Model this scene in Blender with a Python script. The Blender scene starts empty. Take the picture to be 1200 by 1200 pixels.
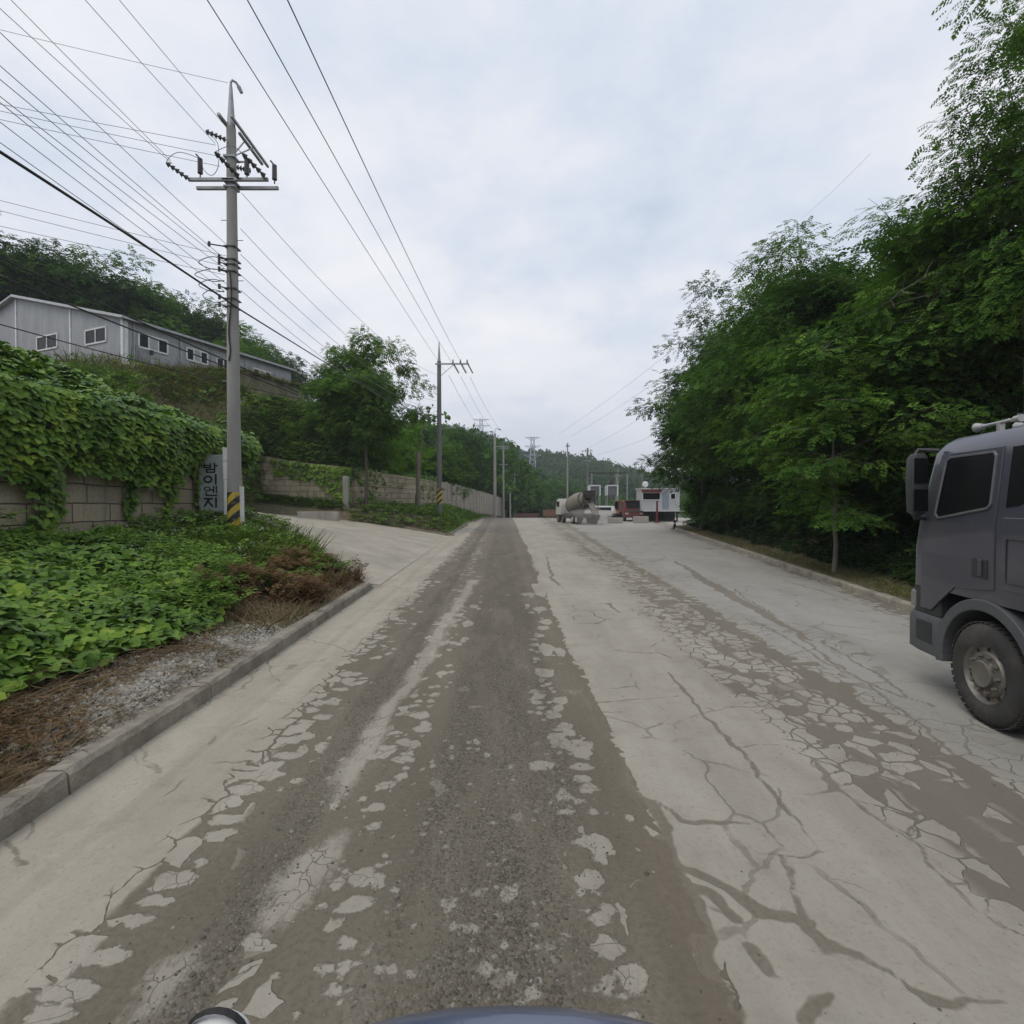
import bpy, bmesh, math, random
import numpy as np
from mathutils import Vector, Matrix

R = math.radians
C = bpy.context.scene.collection
scene = bpy.context.scene

# ---------------------------------------------------------------- camera
H = 2.3                                  # camera height (mast on a car roof)
PITCH = math.atan(10/600)
cam_d = bpy.data.cameras.new('camera'); cam = bpy.data.objects.new('camera', cam_d); C.objects.link(cam)
cam_d.lens = 18; cam_d.sensor_width = 36; cam_d.clip_start = 0.05; cam_d.clip_end = 5000
cam.location = (0, 0, H); cam.rotation_euler = (R(90)-PITCH, 0, 0)
scene.camera = cam
scene.view_settings.view_transform = 'Standard'; scene.view_settings.look = 'None'
scene.view_settings.exposure = 0.22; scene.view_settings.gamma = 1
scene.cycles.max_bounces = 4; scene.cycles.diffuse_bounces = 2; scene.cycles.transparent_max_bounces = 4
scene.cycles.glossy_bounces = 2; scene.cycles.transmission_bounces = 3; scene.cycles.volume_bounces = 0
scene.cycles.use_denoising = True

# ---------------------------------------------------------------- node helper
class NB:
    def __init__(s, tree): s.t = tree
    def new(s, typ, props=None, **ins):
        n = s.t.nodes.new(typ)
        for k, v in (props or {}).items(): setattr(n, k, v)
        for k, v in ins.items():
            k = k.replace('_', ' ')
            sock = n.inputs[int(k[1:])] if k[0] == 'i' and k[1:].isdigit() else n.inputs[k]
            if isinstance(v, bpy.types.NodeSocket): s.t.links.new(v, sock)
            elif v is not None: sock.default_value = v
        return n
    def m(s, op, a, b=0.0, c=0.0, clamp=False):
        return s.new('ShaderNodeMath', {'operation': op, 'use_clamp': clamp}, i0=a, i1=b, i2=c).outputs[0]
    def mix(s, f, a, b, blend='MIX'):
        fix = lambda v: (*v, 1) if isinstance(v, tuple) and len(v) == 3 else v
        return s.new('ShaderNodeMix', {'data_type': 'RGBA', 'blend_type': blend}, i0=f, i6=fix(a), i7=fix(b)).outputs[2]
    def noise(s, vec, scale, detail=3, rough=.55):
        return s.new('ShaderNodeTexNoise', None, Vector=vec, Scale=scale, Detail=detail, Roughness=rough).outputs[0]
    def vor(s, vec, scale, feature='F1', rnd=1.0):
        return s.new('ShaderNodeTexVoronoi', {'feature': feature}, Vector=vec, Scale=scale, Randomness=rnd)
    def ramp(s, f, stops, interp='LINEAR'):
        n = s.new('ShaderNodeValToRGB', None, Fac=f); cr = n.color_ramp; cr.interpolation = interp
        while len(cr.elements) < len(stops): cr.elements.new(0.5)
        for e, (p, c) in zip(cr.elements, stops):
            e.position = p; e.color = (c, c, c, 1) if isinstance(c, (int, float)) else (*c, 1)
        return n.outputs[0]
    def mr(s, v, a, b, c=0.0, d=1.0, smooth=True):
        return s.new('ShaderNodeMapRange', {'interpolation_type': 'SMOOTHSTEP' if smooth else 'LINEAR'}, i0=v, i1=a, i2=b, i3=c, i4=d).outputs[0]
    def comb(s, x, y, z=0.0): return s.new('ShaderNodeCombineXYZ', None, i0=x, i1=y, i2=z).outputs[0]
    def sep(s, v): return s.new('ShaderNodeSeparateXYZ', None, i0=v).outputs
    def attr(s, name): return s.new('ShaderNodeAttribute', {'attribute_name': name}).outputs['Fac']

# ---------------------------------------------------------------- sky and sun (overcast)
SUN_EL, SUN_AZ = R(58), R(-125)          # azimuth clockwise from +Y
world = bpy.data.worlds.new('World'); scene.world = world; world.use_nodes = True
wt = world.node_tree; wt.nodes.clear(); w = NB(wt)
sky = w.new('ShaderNodeTexSky', {'sky_type': 'NISHITA', 'sun_disc': False, 'sun_elevation': SUN_EL, 'sun_rotation': SUN_AZ, 'dust_density': 3.0})
tc = w.new('ShaderNodeTexCoord').outputs['Generated']
sx, sy, sz = w.sep(tc)
zz = w.m('ADD', w.m('MAXIMUM', sz, 0.0), 0.22)
cl = w.comb(w.m('DIVIDE', sx, zz), w.m('DIVIDE', sy, zz), 3.1)
n1 = w.noise(cl, 0.9, 6, .52); n2 = w.noise(cl, 3.2, 8, .62)
f = w.m('ADD', w.m('MULTIPLY', n1, .68), w.m('MULTIPLY', n2, .32))
ccol = w.ramp(f, [(.36, (5.3, 6.1, 7.2)), (.45, (6.7, 7.2, 8.1)), (.52, (7.7, 7.9, 8.4)), (.62, (8.6, 8.6, 8.9))])
hz = w.mr(sz, 0.0, 0.35)
ccol = w.mix(hz, (6.8, 7.1, 7.8), ccol)
col = w.mix(.93, sky.outputs[0], ccol)
bg = w.new('ShaderNodeBackground', None, Color=col, Strength=0.1)
out = w.new('ShaderNodeOutputWorld', None, Surface=bg.outputs[0])

sun_d = bpy.data.lights.new('sun', 'SUN'); sun = bpy.data.objects.new('sun', sun_d); C.objects.link(sun)
sun_d.energy = 1.1; sun_d.angle = R(28); sun_d.color = (1, .93, .82)
sd = Vector((math.sin(SUN_AZ)*math.cos(SUN_EL), math.cos(SUN_AZ)*math.cos(SUN_EL), math.sin(SUN_EL)))
sun.rotation_euler = (-sd).to_track_quat('-Z', 'Y').to_euler(); sun.location = (0, 0, 60)

# ---------------------------------------------------------------- picture <-> place
cP, sP = math.cos(PITCH), math.sin(PITCH)
def ray(px, py):
    """slopes (X per Y, Z per Y) of the sight line through a photo pixel (1200 px picture)"""
    cx, cy = (px-600)/600, (600-py)/600
    d = cP+cy*sP
    return cx/d, (cy*cP-sP)/d
def at(px, py, Y):
    kx, kz = ray(px, py); return Vector((kx*Y, Y, H+kz*Y))
def ground_px(px, py, z=0.0):
    kx, kz = ray(px, py); Y = (z-H)/kz; return kx*Y, Y

# ---------------------------------------------------------------- materials
MATS = {}
def mat(name, col, rough=.75, metal=0.0, var=.18, scale=4.0, bump=0.0, bscale=40.0, dirt=0.0, dirtcol=(.22, .19, .15), coat=0.0, streak=1.0):
    if name in MATS: return MATS[name]
    m = bpy.data.materials.new(name); m.use_nodes = True; t = m.node_tree; t.nodes.clear(); b = NB(t)
    v = b.new('ShaderNodeTexCoord').outputs['Object']
    if streak != 1.0:
        v = b.new('ShaderNodeMapping', None, Vector=v, Scale=(1, 1, streak)).outputs[0]
    n = b.noise(v, scale, 5, .6)
    k = b.mr(n, .3, .7, 1-var, 1+var, False)
    c = b.mix(1.0, (*col, 1), b.comb(k, k, k), 'MULTIPLY')
    if dirt:
        d = b.mr(b.noise(v, scale*.6, 6, .65), .62-dirt*.3, .72)
        c = b.mix(b.m('MULTIPLY', d, dirt), c, (*dirtcol, 1))
    p = b.new('ShaderNodeBsdfPrincipled', None, Base_Color=c, Roughness=rough, Metallic=metal)
    if coat: p.inputs['Coat Weight'].default_value = coat
    if bump:
        bn = b.new('ShaderNodeBump', None, Strength=bump, Distance=.02, Height=b.noise(v, bscale, 4, .6))
        t.links.new(bn.outputs[0], p.inputs['Normal'])
    b.new('ShaderNodeOutputMaterial', None, Surface=p.outputs[0])
    MATS[name] = m; return m

def leafmat(name, c0, c1, c2=None, trans=.35, gloss=.12, clump=.5, scale=.7):
    """leaves: every leaf its own green, plus slow drift of green through the plant"""
    if name in MATS: return MATS[name]
    m = bpy.data.materials.new(name); m.use_nodes = True; t = m.node_tree; t.nodes.clear(); b = NB(t)
    g = b.new('ShaderNodeNewGeometry')
    r = g.outputs['Random Per Island']
    n = b.noise(g.outputs['Position'], scale, 3, .6)
    ff = b.m('ADD', b.m('MULTIPLY', r, 1-clump), b.m('MULTIPLY', b.mr(n, .32, .68), clump))
    stops = [(0, c0), (.75, c1)] + ([(1, c2)] if c2 else [])
    col = b.ramp(ff, stops)
    d = b.new('ShaderNodeBsdfDiffuse', None, Color=col)
    tr = b.new('ShaderNodeBsdfTranslucent', None, Color=b.mix(1.0, col, (1.0, 1.15, .55), 'MULTIPLY'))
    mx = b.new('ShaderNodeMixShader', None, i0=trans, i1=d.outputs[0], i2=tr.outputs[0])
    if gloss < .08:
        b.new('ShaderNodeOutputMaterial', None, Surface=mx.outputs[0]); MATS[name] = m; return m
    gl = b.new('ShaderNodeBsdfGlossy', None, Color=(.8, .85, .9, 1), Roughness=.45)
    fr = b.new('ShaderNodeFresnel', None, IOR=1.35)
    mg = b.new('ShaderNodeMixShader', None, i0=b.m('MULTIPLY', fr.outputs[0], gloss*4), i1=mx.outputs[0], i2=gl.outputs[0])
    b.new('ShaderNodeOutputMaterial', None, Surface=mg.outputs[0])
    MATS[name] = m; return m

# ---------------------------------------------------------------- object helpers
def tag(o, label=None, cat=None, group=None, kind=None):
    if label: o['label'] = label
    if cat: o['category'] = cat
    if group: o['group'] = group
    if kind: o['kind'] = kind
    return o
def empty(name, loc=(0, 0, 0), rz=0.0):
    o = bpy.data.objects.new(name, None); C.objects.link(o)
    o.location = loc; o.rotation_euler = (0, 0, rz); o.empty_display_size = .2
    return o
def link(name, me, m=None, parent=None):
    o = bpy.data.objects.new(name, me); C.objects.link(o)
    if m is not None and not me.materials: me.materials.append(m)
    if parent is not None: o.parent = parent
    return o
def copy_tree(o, parent=None):
    c = o.copy(); C.objects.link(c)
    if parent is not None: c.parent = parent
    for ch in o.children: copy_tree(ch, c)
    return c

def mesh_quads(name, V, Q, smooth=False):
    V = np.asarray(V, dtype=np.float32); Q = np.asarray(Q, dtype=np.int32); k = Q.shape[1]
    me = bpy.data.meshes.new(name)
    me.vertices.add(len(V)); me.vertices.foreach_set('co', V.ravel())
    me.loops.add(Q.size); me.loops.foreach_set('vertex_index', Q.ravel())
    me.polygons.add(len(Q)); me.polygons.foreach_set('loop_start', np.arange(0, Q.size, k, dtype=np.int32))
    if smooth: me.polygons.foreach_set('use_smooth', np.ones(len(Q), dtype=bool))
    me.update(calc_edges=True)
    return me

class MB:
    """collects shapes, builds ONE mesh object"""
    def __init__(s): s.bm = bmesh.new()
    def box(s, c, size, rot=None):
        M = Matrix.Translation(c) @ (rot.to_4x4() if rot else Matrix()) @ Matrix.Diagonal((*size, 1))
        bmesh.ops.create_cube(s.bm, size=1, matrix=M); return s
    def cone(s, p0, p1, r0, r1=None, seg=10, caps=True):
        p0, p1 = Vector(p0), Vector(p1); d = p1-p0; r1 = r0 if r1 is None else r1
        q = Vector((0, 0, 1)).rotation_difference(d.normalized()).to_matrix().to_4x4()
        bmesh.ops.create_cone(s.bm, cap_ends=caps, segments=seg, radius1=r0, radius2=r1, depth=d.length, matrix=Matrix.Translation((p0+p1)/2) @ q)
        return s
    def tube(s, pts, r, seg=6):
        V, Q = tube_arrays([(pts, [r]*len(pts) if np.isscalar(r) else r)], seg)
        vs = [s.bm.verts.new(v) for v in V]
        for q in Q: s.bm.faces.new([vs[i] for i in q])
        n = len(pts)
        s.bm.faces.new(vs[:seg][::-1]); s.bm.faces.new(vs[(n-1)*seg:n*seg]); return s
    def beam(s, p0, p1, wd, ht):
        p0, p1 = Vector(p0), Vector(p1); d = p1-p0
        q = d.to_track_quat('Y', 'Z').to_matrix()
        return s.box((p0+p1)/2, (wd, d.length, ht), q)
    def prism(s, poly, axis, a, b):
        """polygon in the two other axes, extruded along axis from a to b"""
        def P(u, v, t):
            return {'x': (t, u, v), 'y': (u, t, v), 'z': (u, v, t)}[axis]
        A = [s.bm.verts.new(P(u, v, a)) for u, v in poly]; B = [s.bm.verts.new(P(u, v, b)) for u, v in poly]
        n = len(poly); s.bm.faces.new(A[::-1]); s.bm.faces.new(B)
        for i in range(n): s.bm.faces.new([A[i], A[(i+1) % n], B[(i+1) % n], B[i]])
        return s
    def loft(s, rings, cap=True, closed=True):
        L = [[s.bm.verts.new(p) for p in r] for r in rings]; n = len(L[0])
        for a, b in zip(L, L[1:]):
            for i in range(n if closed else n-1): s.bm.faces.new([a[i], a[(i+1) % n], b[(i+1) % n], b[i]])
        if cap and closed: s.bm.faces.new(L[0][::-1]); s.bm.faces.new(L[-1])
        return s
    def lathe(s, prof, c, axis, seg=24, a0=0.0, a1=2*math.pi):
        """profile of (radius, along) turned round an axis through c"""
        ax = {'x': 0, 'y': 1, 'z': 2}[axis]; full = abs(a1-a0-2*math.pi) < 1e-6
        N = seg if full else seg+1; rings = []
        for r, h in prof:
            ring = []
            for i in range(N):
                t = a0+(a1-a0)*i/seg; p = [0, 0, 0]
                p[ax] = h; p[(ax+1) % 3] = r*math.cos(t); p[(ax+2) % 3] = r*math.sin(t)
                ring.append(s.bm.verts.new((c[0]+p[0], c[1]+p[1], c[2]+p[2])))
            rings.append(ring)
        for a, b in zip(rings, rings[1:]):
            for i in range(N if full else N-1): s.bm.faces.new([a[i], a[(i+1) % N], b[(i+1) % N], b[i]])
        return s
    def build(s, name, m, parent=None, bevel=0.0, smooth=False, seg=2):
        bmesh.ops.recalc_face_normals(s.bm, faces=s.bm.faces)
        me = bpy.data.meshes.new(name); s.bm.to_mesh(me); s.bm.free()
        if smooth:
            for p in me.polygons: p.use_smooth = True
            try: me.set_sharp_from_angle(angle=R(38))
            except Exception: pass
        o = link(name, me, m, parent)
        if bevel:
            b = o.modifiers.new('bevel', 'BEVEL'); b.width = bevel; b.segments = seg; b.limit_method = 'ANGLE'; b.angle_limit = R(40)
        return o

def tube_arrays(paths, seg=6):
    """list of (points, radii) -> vertices, quads"""
    VV, QQ, off = [], [], 0
    ang = np.linspace(0, 2*np.pi, seg, endpoint=False); ca, sa = np.cos(ang), np.sin(ang)
    for pts, rad in paths:
        P = np.asarray([tuple(p) for p in pts], float); n = len(P); rad = np.asarray(rad, float)
        T = np.gradient(P, axis=0); T /= np.linalg.norm(T, axis=1)[:, None]+1e-9
        ref = np.where(np.abs(T[:, 2:3]) > .9, np.array([[1., 0, 0]]), np.array([[0, 0, 1.]]))
        if np.abs(T[:, 2]).min() < .9 < np.abs(T[:, 2]).max(): ref = np.tile(np.array([[.57, -.6, .1]]), (n, 1))
        U = np.cross(T, ref); U /= np.linalg.norm(U, axis=1)[:, None]+1e-9; W = np.cross(T, U)
        V = P[:, None, :]+rad[:, None, None]*(U[:, None, :]*ca[None, :, None]+W[:, None, :]*sa[None, :, None])
        VV.append(V.reshape(-1, 3))
        i = np.arange(n-1)[:, None]*seg; j = np.arange(seg)[None, :]; j2 = (j+1) % seg
        QQ.append(np.stack([i+j, i+j2, i+seg+j2, i+seg+j], -1).reshape(-1, 4)+off); off += n*seg
    return np.concatenate(VV), np.concatenate(QQ)

# ---------------------------------------------------------------- leaf templates (x wide, y long, z up), quads only
def T_diamond(l=1, wd=.45, y0=0, ang=0, x0=0, droop=0):
    ca, sa = math.cos(ang), math.sin(ang)
    pts = [(0, 0, 0), (wd/2*l, l*.45, 0.03*l), (0, l, -droop*l), (-wd/2*l, l*.45, 0.03*l)]
    return [(x0+x*ca+y*sa, y0+y*ca-x*sa, z) for x, y, z in pts]
def T_frond(pairs=4):
    V, Q = [], []
    for i in range(pairs):
        y = .12+.75*i/(pairs-1)
        for sgn in (1, -1):
            b = len(V); L = .30*(1-.35*abs(i/(pairs-1)-.45))
            P = T_diamond(L*1.15, .60, y, sgn*R(62), 0, .1)
            V += [(x, yy, z-.22*(yy**2)) for x, yy, z in P]; Q.append([b, b+1, b+2, b+3])
    b = len(V); V += [(x, y, z-.22*y*y) for x, y, z in T_diamond(.30, .6, .86)]; Q.append([b, b+1, b+2, b+3])
    return np.array(V), np.array(Q)
def T_sprig(n=6):
    V, Q = [], []
    for i in range(n):
        b = len(V); a = (1 if i % 2 else -1)*R(70-40*i/n); y = .1+.7*i/n
        V += [(x, yy, z-.15*yy*yy+.05*(i % 3)) for x, yy, z in T_diamond(.42, .55, y, a, 0, .15)]; Q.append([b, b+1, b+2, b+3])
    return np.array(V), np.array(Q)
def T_broad(l=1.0, y0=0.0, ang=0.0):
    ca, sa = math.cos(ang), math.sin(ang)
    pts = [(0, 0, 0), (-.42, .22, .06), (-.36, .66, .03), (0, 1, -.16), (.36, .66, .03), (.42, .22, .06), (0, .5, -.02)]
    V = [(l*(x*ca+y*sa), y0+l*(y*ca-x*sa), l*z) for x, y, z in pts]
    return V, [[0, 6, 2, 1], [6, 3, 3, 2], [6, 4, 3, 3], [0, 5, 4, 6]]
def T_trifol():
    V, Q = [], []
    for l, y0, a in ((.62, .38, 0), (.56, .34, R(88)), (.56, .34, R(-88))):
        b = len(V); v, q = T_broad(l, y0, a)
        v = [p for p in v]
        V += [(x, y, z-.12*abs(x)) for x, y, z in v]
        Q += [[b+0, b+6, b+2, b+1], [b+0, b+5, b+4, b+6], [b+6, b+4, b+3, b+2]]
    return np.array(V), np.array(Q)
def T_blade():
    V = [(-.018, 0, 0), (.018, 0, 0), (.014, .45, .02), (-.014, .45, .02), (.002, 1, -.12), (-.002, 1, -.12)]
    return np.array(V), np.array([[0, 1, 2, 3], [3, 2, 4, 5]])
def T_clump(seed=1, n=7):
    rg = np.random.default_rng(seed); V, Q = [], []
    for i in range(n):
        c = rg.normal(0, .33, 3); u = rg.normal(0, 1, 3); u /= np.linalg.norm(u); v = np.cross(u, rg.normal(0, 1, 3)); v /= np.linalg.norm(v)
        b = len(V); s_ = rg.uniform(.22, .4)
        V += [tuple(c-u*s_), tuple(c+v*s_*.7), tuple(c+u*s_), tuple(c-v*s_*.7)]; Q.append([b, b+1, b+2, b+3])
    return np.array(V), np.array(Q)
FROND, SPRIG, TRIFOL, BLADE = T_frond(), T_sprig(), T_trifol(), T_blade()
CLUMP = T_clump()

def scatter(tpl, pos, fwd, up, size):
    """place a template at every position; returns vertex and quad arrays"""
    TV, TQ = tpl; n = len(pos); k = len(TV)
    y = fwd/(np.linalg.norm(fwd, axis=1)[:, None]+1e-9)
    x = np.cross(y, up); x /= np.linalg.norm(x, axis=1)[:, None]+1e-9
    z = np.cross(x, y); size = np.broadcast_to(np.asarray(size, float), (n,))
    V = pos[:, None, :]+size[:, None, None]*(x[:, None, :]*TV[None, :, 0:1]+y[:, None, :]*TV[None, :, 1:2]+z[:, None, :]*TV[None, :, 2:3])
    Q = TQ[None]+(np.arange(n)*k)[:, None, None]
    return V.reshape(-1, 3), Q.reshape(-1, 4)
def join(parts):
    VV, QQ, off = [], [], 0
    for V, Q in parts:
        VV.append(V); QQ.append(Q+off); off += len(V)
    return np.concatenate(VV), np.concatenate(QQ)
def rnd_dirs(rg, n):
    v = rg.normal(0, 1, (n, 3)); return v/np.linalg.norm(v, axis=1)[:, None]
def sstep(x, a, b):
    t = np.clip((np.asarray(x, float)-a)/(b-a), 0, 1); return t*t*(3-2*t)
def vnoise(x, y, seed=0):
    """cheap smooth 2-D value noise in 0..1"""
    x = np.asarray(x, float); y = np.asarray(y, float)
    xi = np.floor(x).astype(np.int64); yi = np.floor(y).astype(np.int64); fx = x-xi; fy = y-yi
    fx = fx*fx*(3-2*fx); fy = fy*fy*(3-2*fy)
    def h(a, b):
        v = (a*374761393+b*668265263+seed*974634777) & 0x7fffffff
        v = ((v ^ (v >> 13))*1274126177) & 0x7fffffff
        return ((v ^ (v >> 16)) & 0xffff)/65535.0
    return (h(xi, yi)*(1-fx)+h(xi+1, yi)*fx)*(1-fy)+(h(xi, yi+1)*(1-fx)+h(xi+1, yi+1)*fx)*fy
def fbm(x, y, seed=0, o=4):
    s_, a = 0, .5
    for i in range(o): s_ = s_+a*vnoise(np.asarray(x)*2**i, np.asarray(y)*2**i, seed+i*17); a /= 2
    return s_
# ================================================================ lie of the land
def Rz(Y):
    d = np.clip(np.asarray(Y, float)-76, 0, None); return -np.minimum(np.minimum(.0011*d*d, .055*d), 2.6)
def XL(Y): return np.interp(Y, [-20, 60, 76, 92, 112, 200], [-2.8, -5.06, -4.55, -3.7, -2.0, 6])
def XR(Y): return np.where(np.asarray(Y) < 11, 8.46-.02*(11-np.asarray(Y)), 6.55+.1733*np.asarray(Y))
def XW(Y): return np.interp(Y, [40, 47, 58, 75, 95, 120], [-12.5, -10.3, -7.6, -6.0, -4.2, -1.2])
B0 = np.array([-26.4, 35.0]); BD = np.array([.38, .925]); BG = np.array([-.925, .38]); BL, BW = 14.6, 26.0   # factory hall: near corner, long side, gable side
BZ = 11.3
def bdist(X, Y):
    px, py = X-B0[0], Y-B0[1]
    a = px*BD[0]+py*BD[1]; b = px*BG[0]+py*BG[1]
    da = np.maximum(np.maximum(-a, a-BL), 0); db = np.maximum(np.maximum(-b, b-BW), 0)
    return np.maximum(np.hypot(da, db)-1.2, 0)
def E(X, Y):
    d = XL(Y)-X
    e = (1.2+.7*sstep(Y, 12, 18))*np.clip((d-.3)/7.2, 0, 1)+2.0*np.clip((d-7.5)/11, 0, 1)
    return e*(1-.5*sstep(Y, 20, 36))
def dw_lo(d): return 14.3+6.6*sstep(d, -.5, 6.8)
def dw_hi(d): return 36.3+2.2*sstep(d, 0, 7)
def in_drive(X, Y):
    d = XL(Y)-X; return (Y > dw_lo(d)) & (Y < dw_hi(d)) & (d > -.5)
def kudzu_soil(X, Y): return 4.35+sstep(-X, 10.9, 13.0)*(1.75-.11*np.clip(Y-9, 0, None))
def G(X, Y):
    X = np.asarray(X, float); Y = np.asarray(Y, float)
    d = XL(Y)-X; e = E(X, Y); rz = Rz(Y)
    verge = np.where(in_drive(X, Y), 0, .14*np.where(Y < 20, sstep(d, 1.2, 1.9)*(Y < dw_lo(d)-.8), sstep(d, .05, .12)))
    mound = sstep(Y, 37.5, 40)*(1-sstep(Y, 70, 95))*.95*sstep(d, .4, 2.0)
    left = e+verge+mound+rz*(d < 6)-.07*in_drive(X, Y)
    bd = bdist(X, Y); hill = np.where(X < -30, sstep(-X, 30, 38)*(10.5+.2*np.clip(-X-38, 0, 80)), 0)
    a_b = (X-B0[0])*BD[0]+(Y-B0[1])*BD[1]; b_b = (X-B0[0])*BG[0]+(Y-B0[1])*BG[1]
    berm = np.clip(.22*a_b, 0, 1.9)*(b_b < .3)*(1-sstep(a_b, 15, 18))
    UA = np.maximum(np.maximum(kudzu_soil(X, Y), BZ-.4*bd), hill*(Y > 25))
    UC = np.maximum(np.maximum(e, BZ-.4*bd), hill)
    UB = np.maximum(np.maximum(e+.9+.28*np.clip(XW(Y)-X, 0, 40), BZ-.5*bd-1.6*sstep(X, -16, -13)-3*sstep(X, -13.5, -11)), hill)
    UB = np.minimum(UB, np.interp(X, [-24, -21, -17, -12.5], [6.5, 6.2, 5.5, 5.0])+1.3*np.clip(Y-40.3, 0, 99)+.5*np.clip(X+12.5, 0, 99))
    UC = np.minimum(UC, e+.2+2.1*np.clip(np.maximum(-14.5-.45*(Y-20), -19.6)-X, 0, 99))
    UB = np.where(bd < .05, np.maximum(UB, BZ+berm), UB); UC = np.maximum(UC, BZ+berm-.9*bd)
    zA = (X < -10.72) & (Y < 20); zB = (Y > 40.3) & (X < XW(Y)-.15); zC = (X < np.maximum(-14.5-.45*(Y-20), -19.6)) & (Y >= 20) & (Y <= 40.3)
    left = np.where(zA, UA, np.where(zB, UB, np.where(zC, UC, left)))
    dr = X-XR(Y)
    fade = 1-sstep(Y, 47, 56)
    right = np.where(dr > .04, (.15*sstep(dr, .6, 1.1)+np.clip(.42*(dr-1.3), 0, 6.5))*fade, 0)-.03*(dr <= .1)-.03*(1-fade)
    far = 34*np.exp(-np.where(X > 0, (X/105)**2, (X/420)**2)-((Y-390)/110)**2)+16*np.exp(-((X-240)/150)**2-((Y-520)/130)**2)
    far = far*sstep(Y, 150, 220)
    z = np.where(d > .03, left, np.where(dr > .04, right, -.03))
    z = np.where(d > .03, z, z+rz)
    z = z+far
    return z

def axis_lines(parts):
    L = np.concatenate([np.arange(a, b, s) for a, b, s in parts]); return L
gx = np.unique(np.concatenate([axis_lines([(-700, -120, 40), (-120, -40, 4), (-40, -24, 1), (-24, 24, .5), (24, 60, 2), (60, 140, 8), (140, 741, 40)]), [-10.66, -10.78, -12.4, -12.6]]))
gy = np.unique(np.concatenate([axis_lines([(-60, -12, 6), (-12, 60, .5), (60, 130, 2), (130, 600, 10), (600, 1400, 80)]), [19.95, 20.05, 40.25, 40.35, 14.3]]))
# columns hug both kerbs: add fine columns moved with the kerb lines
XX, YY = np.meshgrid(gx, gy)
def snap(XX, line):
    """move the nearest grid column on each row just outside the kerb line"""
    for off in (.02, .14):
        t = line+off*np.sign(off)
    return XX
ZZ = G(XX, YY)
near = (np.abs(XX) < 40) & (YY < 90)
ZZ = ZZ+np.where((XL(YY)-XX > .8) & near & ~in_drive(XX, YY), .10*(fbm(XX*1.3, YY*1.3, 3)-.47), 0)
nx, ny = len(gx), len(gy)
idx = np.arange(nx*ny).reshape(ny, nx)
Q = np.stack([idx[:-1, :-1], idx[:-1, 1:], idx[1:, 1:], idx[1:, :-1]], -1).reshape(-1, 4)
# keep the wide ground below the road and both verges next to it; the strips below carry the kerb edges
gmat = bpy.data.materials.new('soil'); gmat.use_nodes = True; t = gmat.node_tree; t.nodes.clear(); b = NB(t)
po = b.new('ShaderNodeNewGeometry').outputs['Position']
nA = b.noise(po, .35, 5, .6); nB = b.noise(po, 6, 5, .65); nC = b.noise(po, 60, 3, .6)
c = b.mix(b.mr(nA, .4, .62), (.115, .085, .05), (.075, .085, .035))
c = b.mix(b.mr(nB, .45, .65), c, (.17, .135, .09))
c = b.mix(b.m('MULTIPLY', b.mr(nC, .5, .7), .5), c, (.24, .22, .19))
gx_, gy_, gz_ = b.sep(po)
c = b.mix(b.mr(gy_, 100, 160), c, (.035, .06, .022))
p = b.new('ShaderNodeBsdfPrincipled', None, Base_Color=c, Roughness=.95)
bn = b.new('ShaderNodeBump', None, Strength=.6, Distance=.03, Height=b.m('ADD', nC, b.m('MULTIPLY', nB, 2)))
t.links.new(bn.outputs[0], p.inputs['Normal']); b.new('ShaderNodeOutputMaterial', None, Surface=p.outputs[0])
MATS['soil'] = gmat
tag(link('ground', mesh_quads('ground', np.stack([XX, YY, ZZ], -1).reshape(-1, 3), Q, True), gmat), kind='structure')

# ================================================================ road
kU, kK = [-3.36, 1.02, 3.83, 6.55, 16], [-.0283, -.0117, .0417, .1733, .1733]
def road_X(u, v): return u+np.interp(u, kU, kK)*v
def road_uv(px, py):
    """photo pixel on the road -> (u across, v along)"""
    X, v = ground_px(px, py)
    us = np.linspace(-3.6, 7, 600); xs = road_X(us, v); return float(np.interp(X, xs, us)), v
us = np.unique(np.concatenate([np.arange(-3.9, 6.6, .025), np.arange(6.6, 16, .4)]))
vs = np.concatenate([np.arange(-14, 1.9, .5), np.geomspace(1.9, 18, 620), np.geomspace(18.3, 118, 170)])
UU, VV = np.meshgrid(us, vs)
RX = road_X(UU, VV)
rut = -.018*np.exp(-((UU+1.45)/.28)**2)-.012*np.exp(-((UU-.3)/.5)**2)-.012*np.exp(-((UU-3.75)/.2)**2)
gut = -.05*np.exp(-((UU+3.3)/.35)**2)
RZ_ = Rz(VV)+rut+.012*(fbm(UU*.9, VV*.35, 9)-.5)+0*gut
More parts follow.
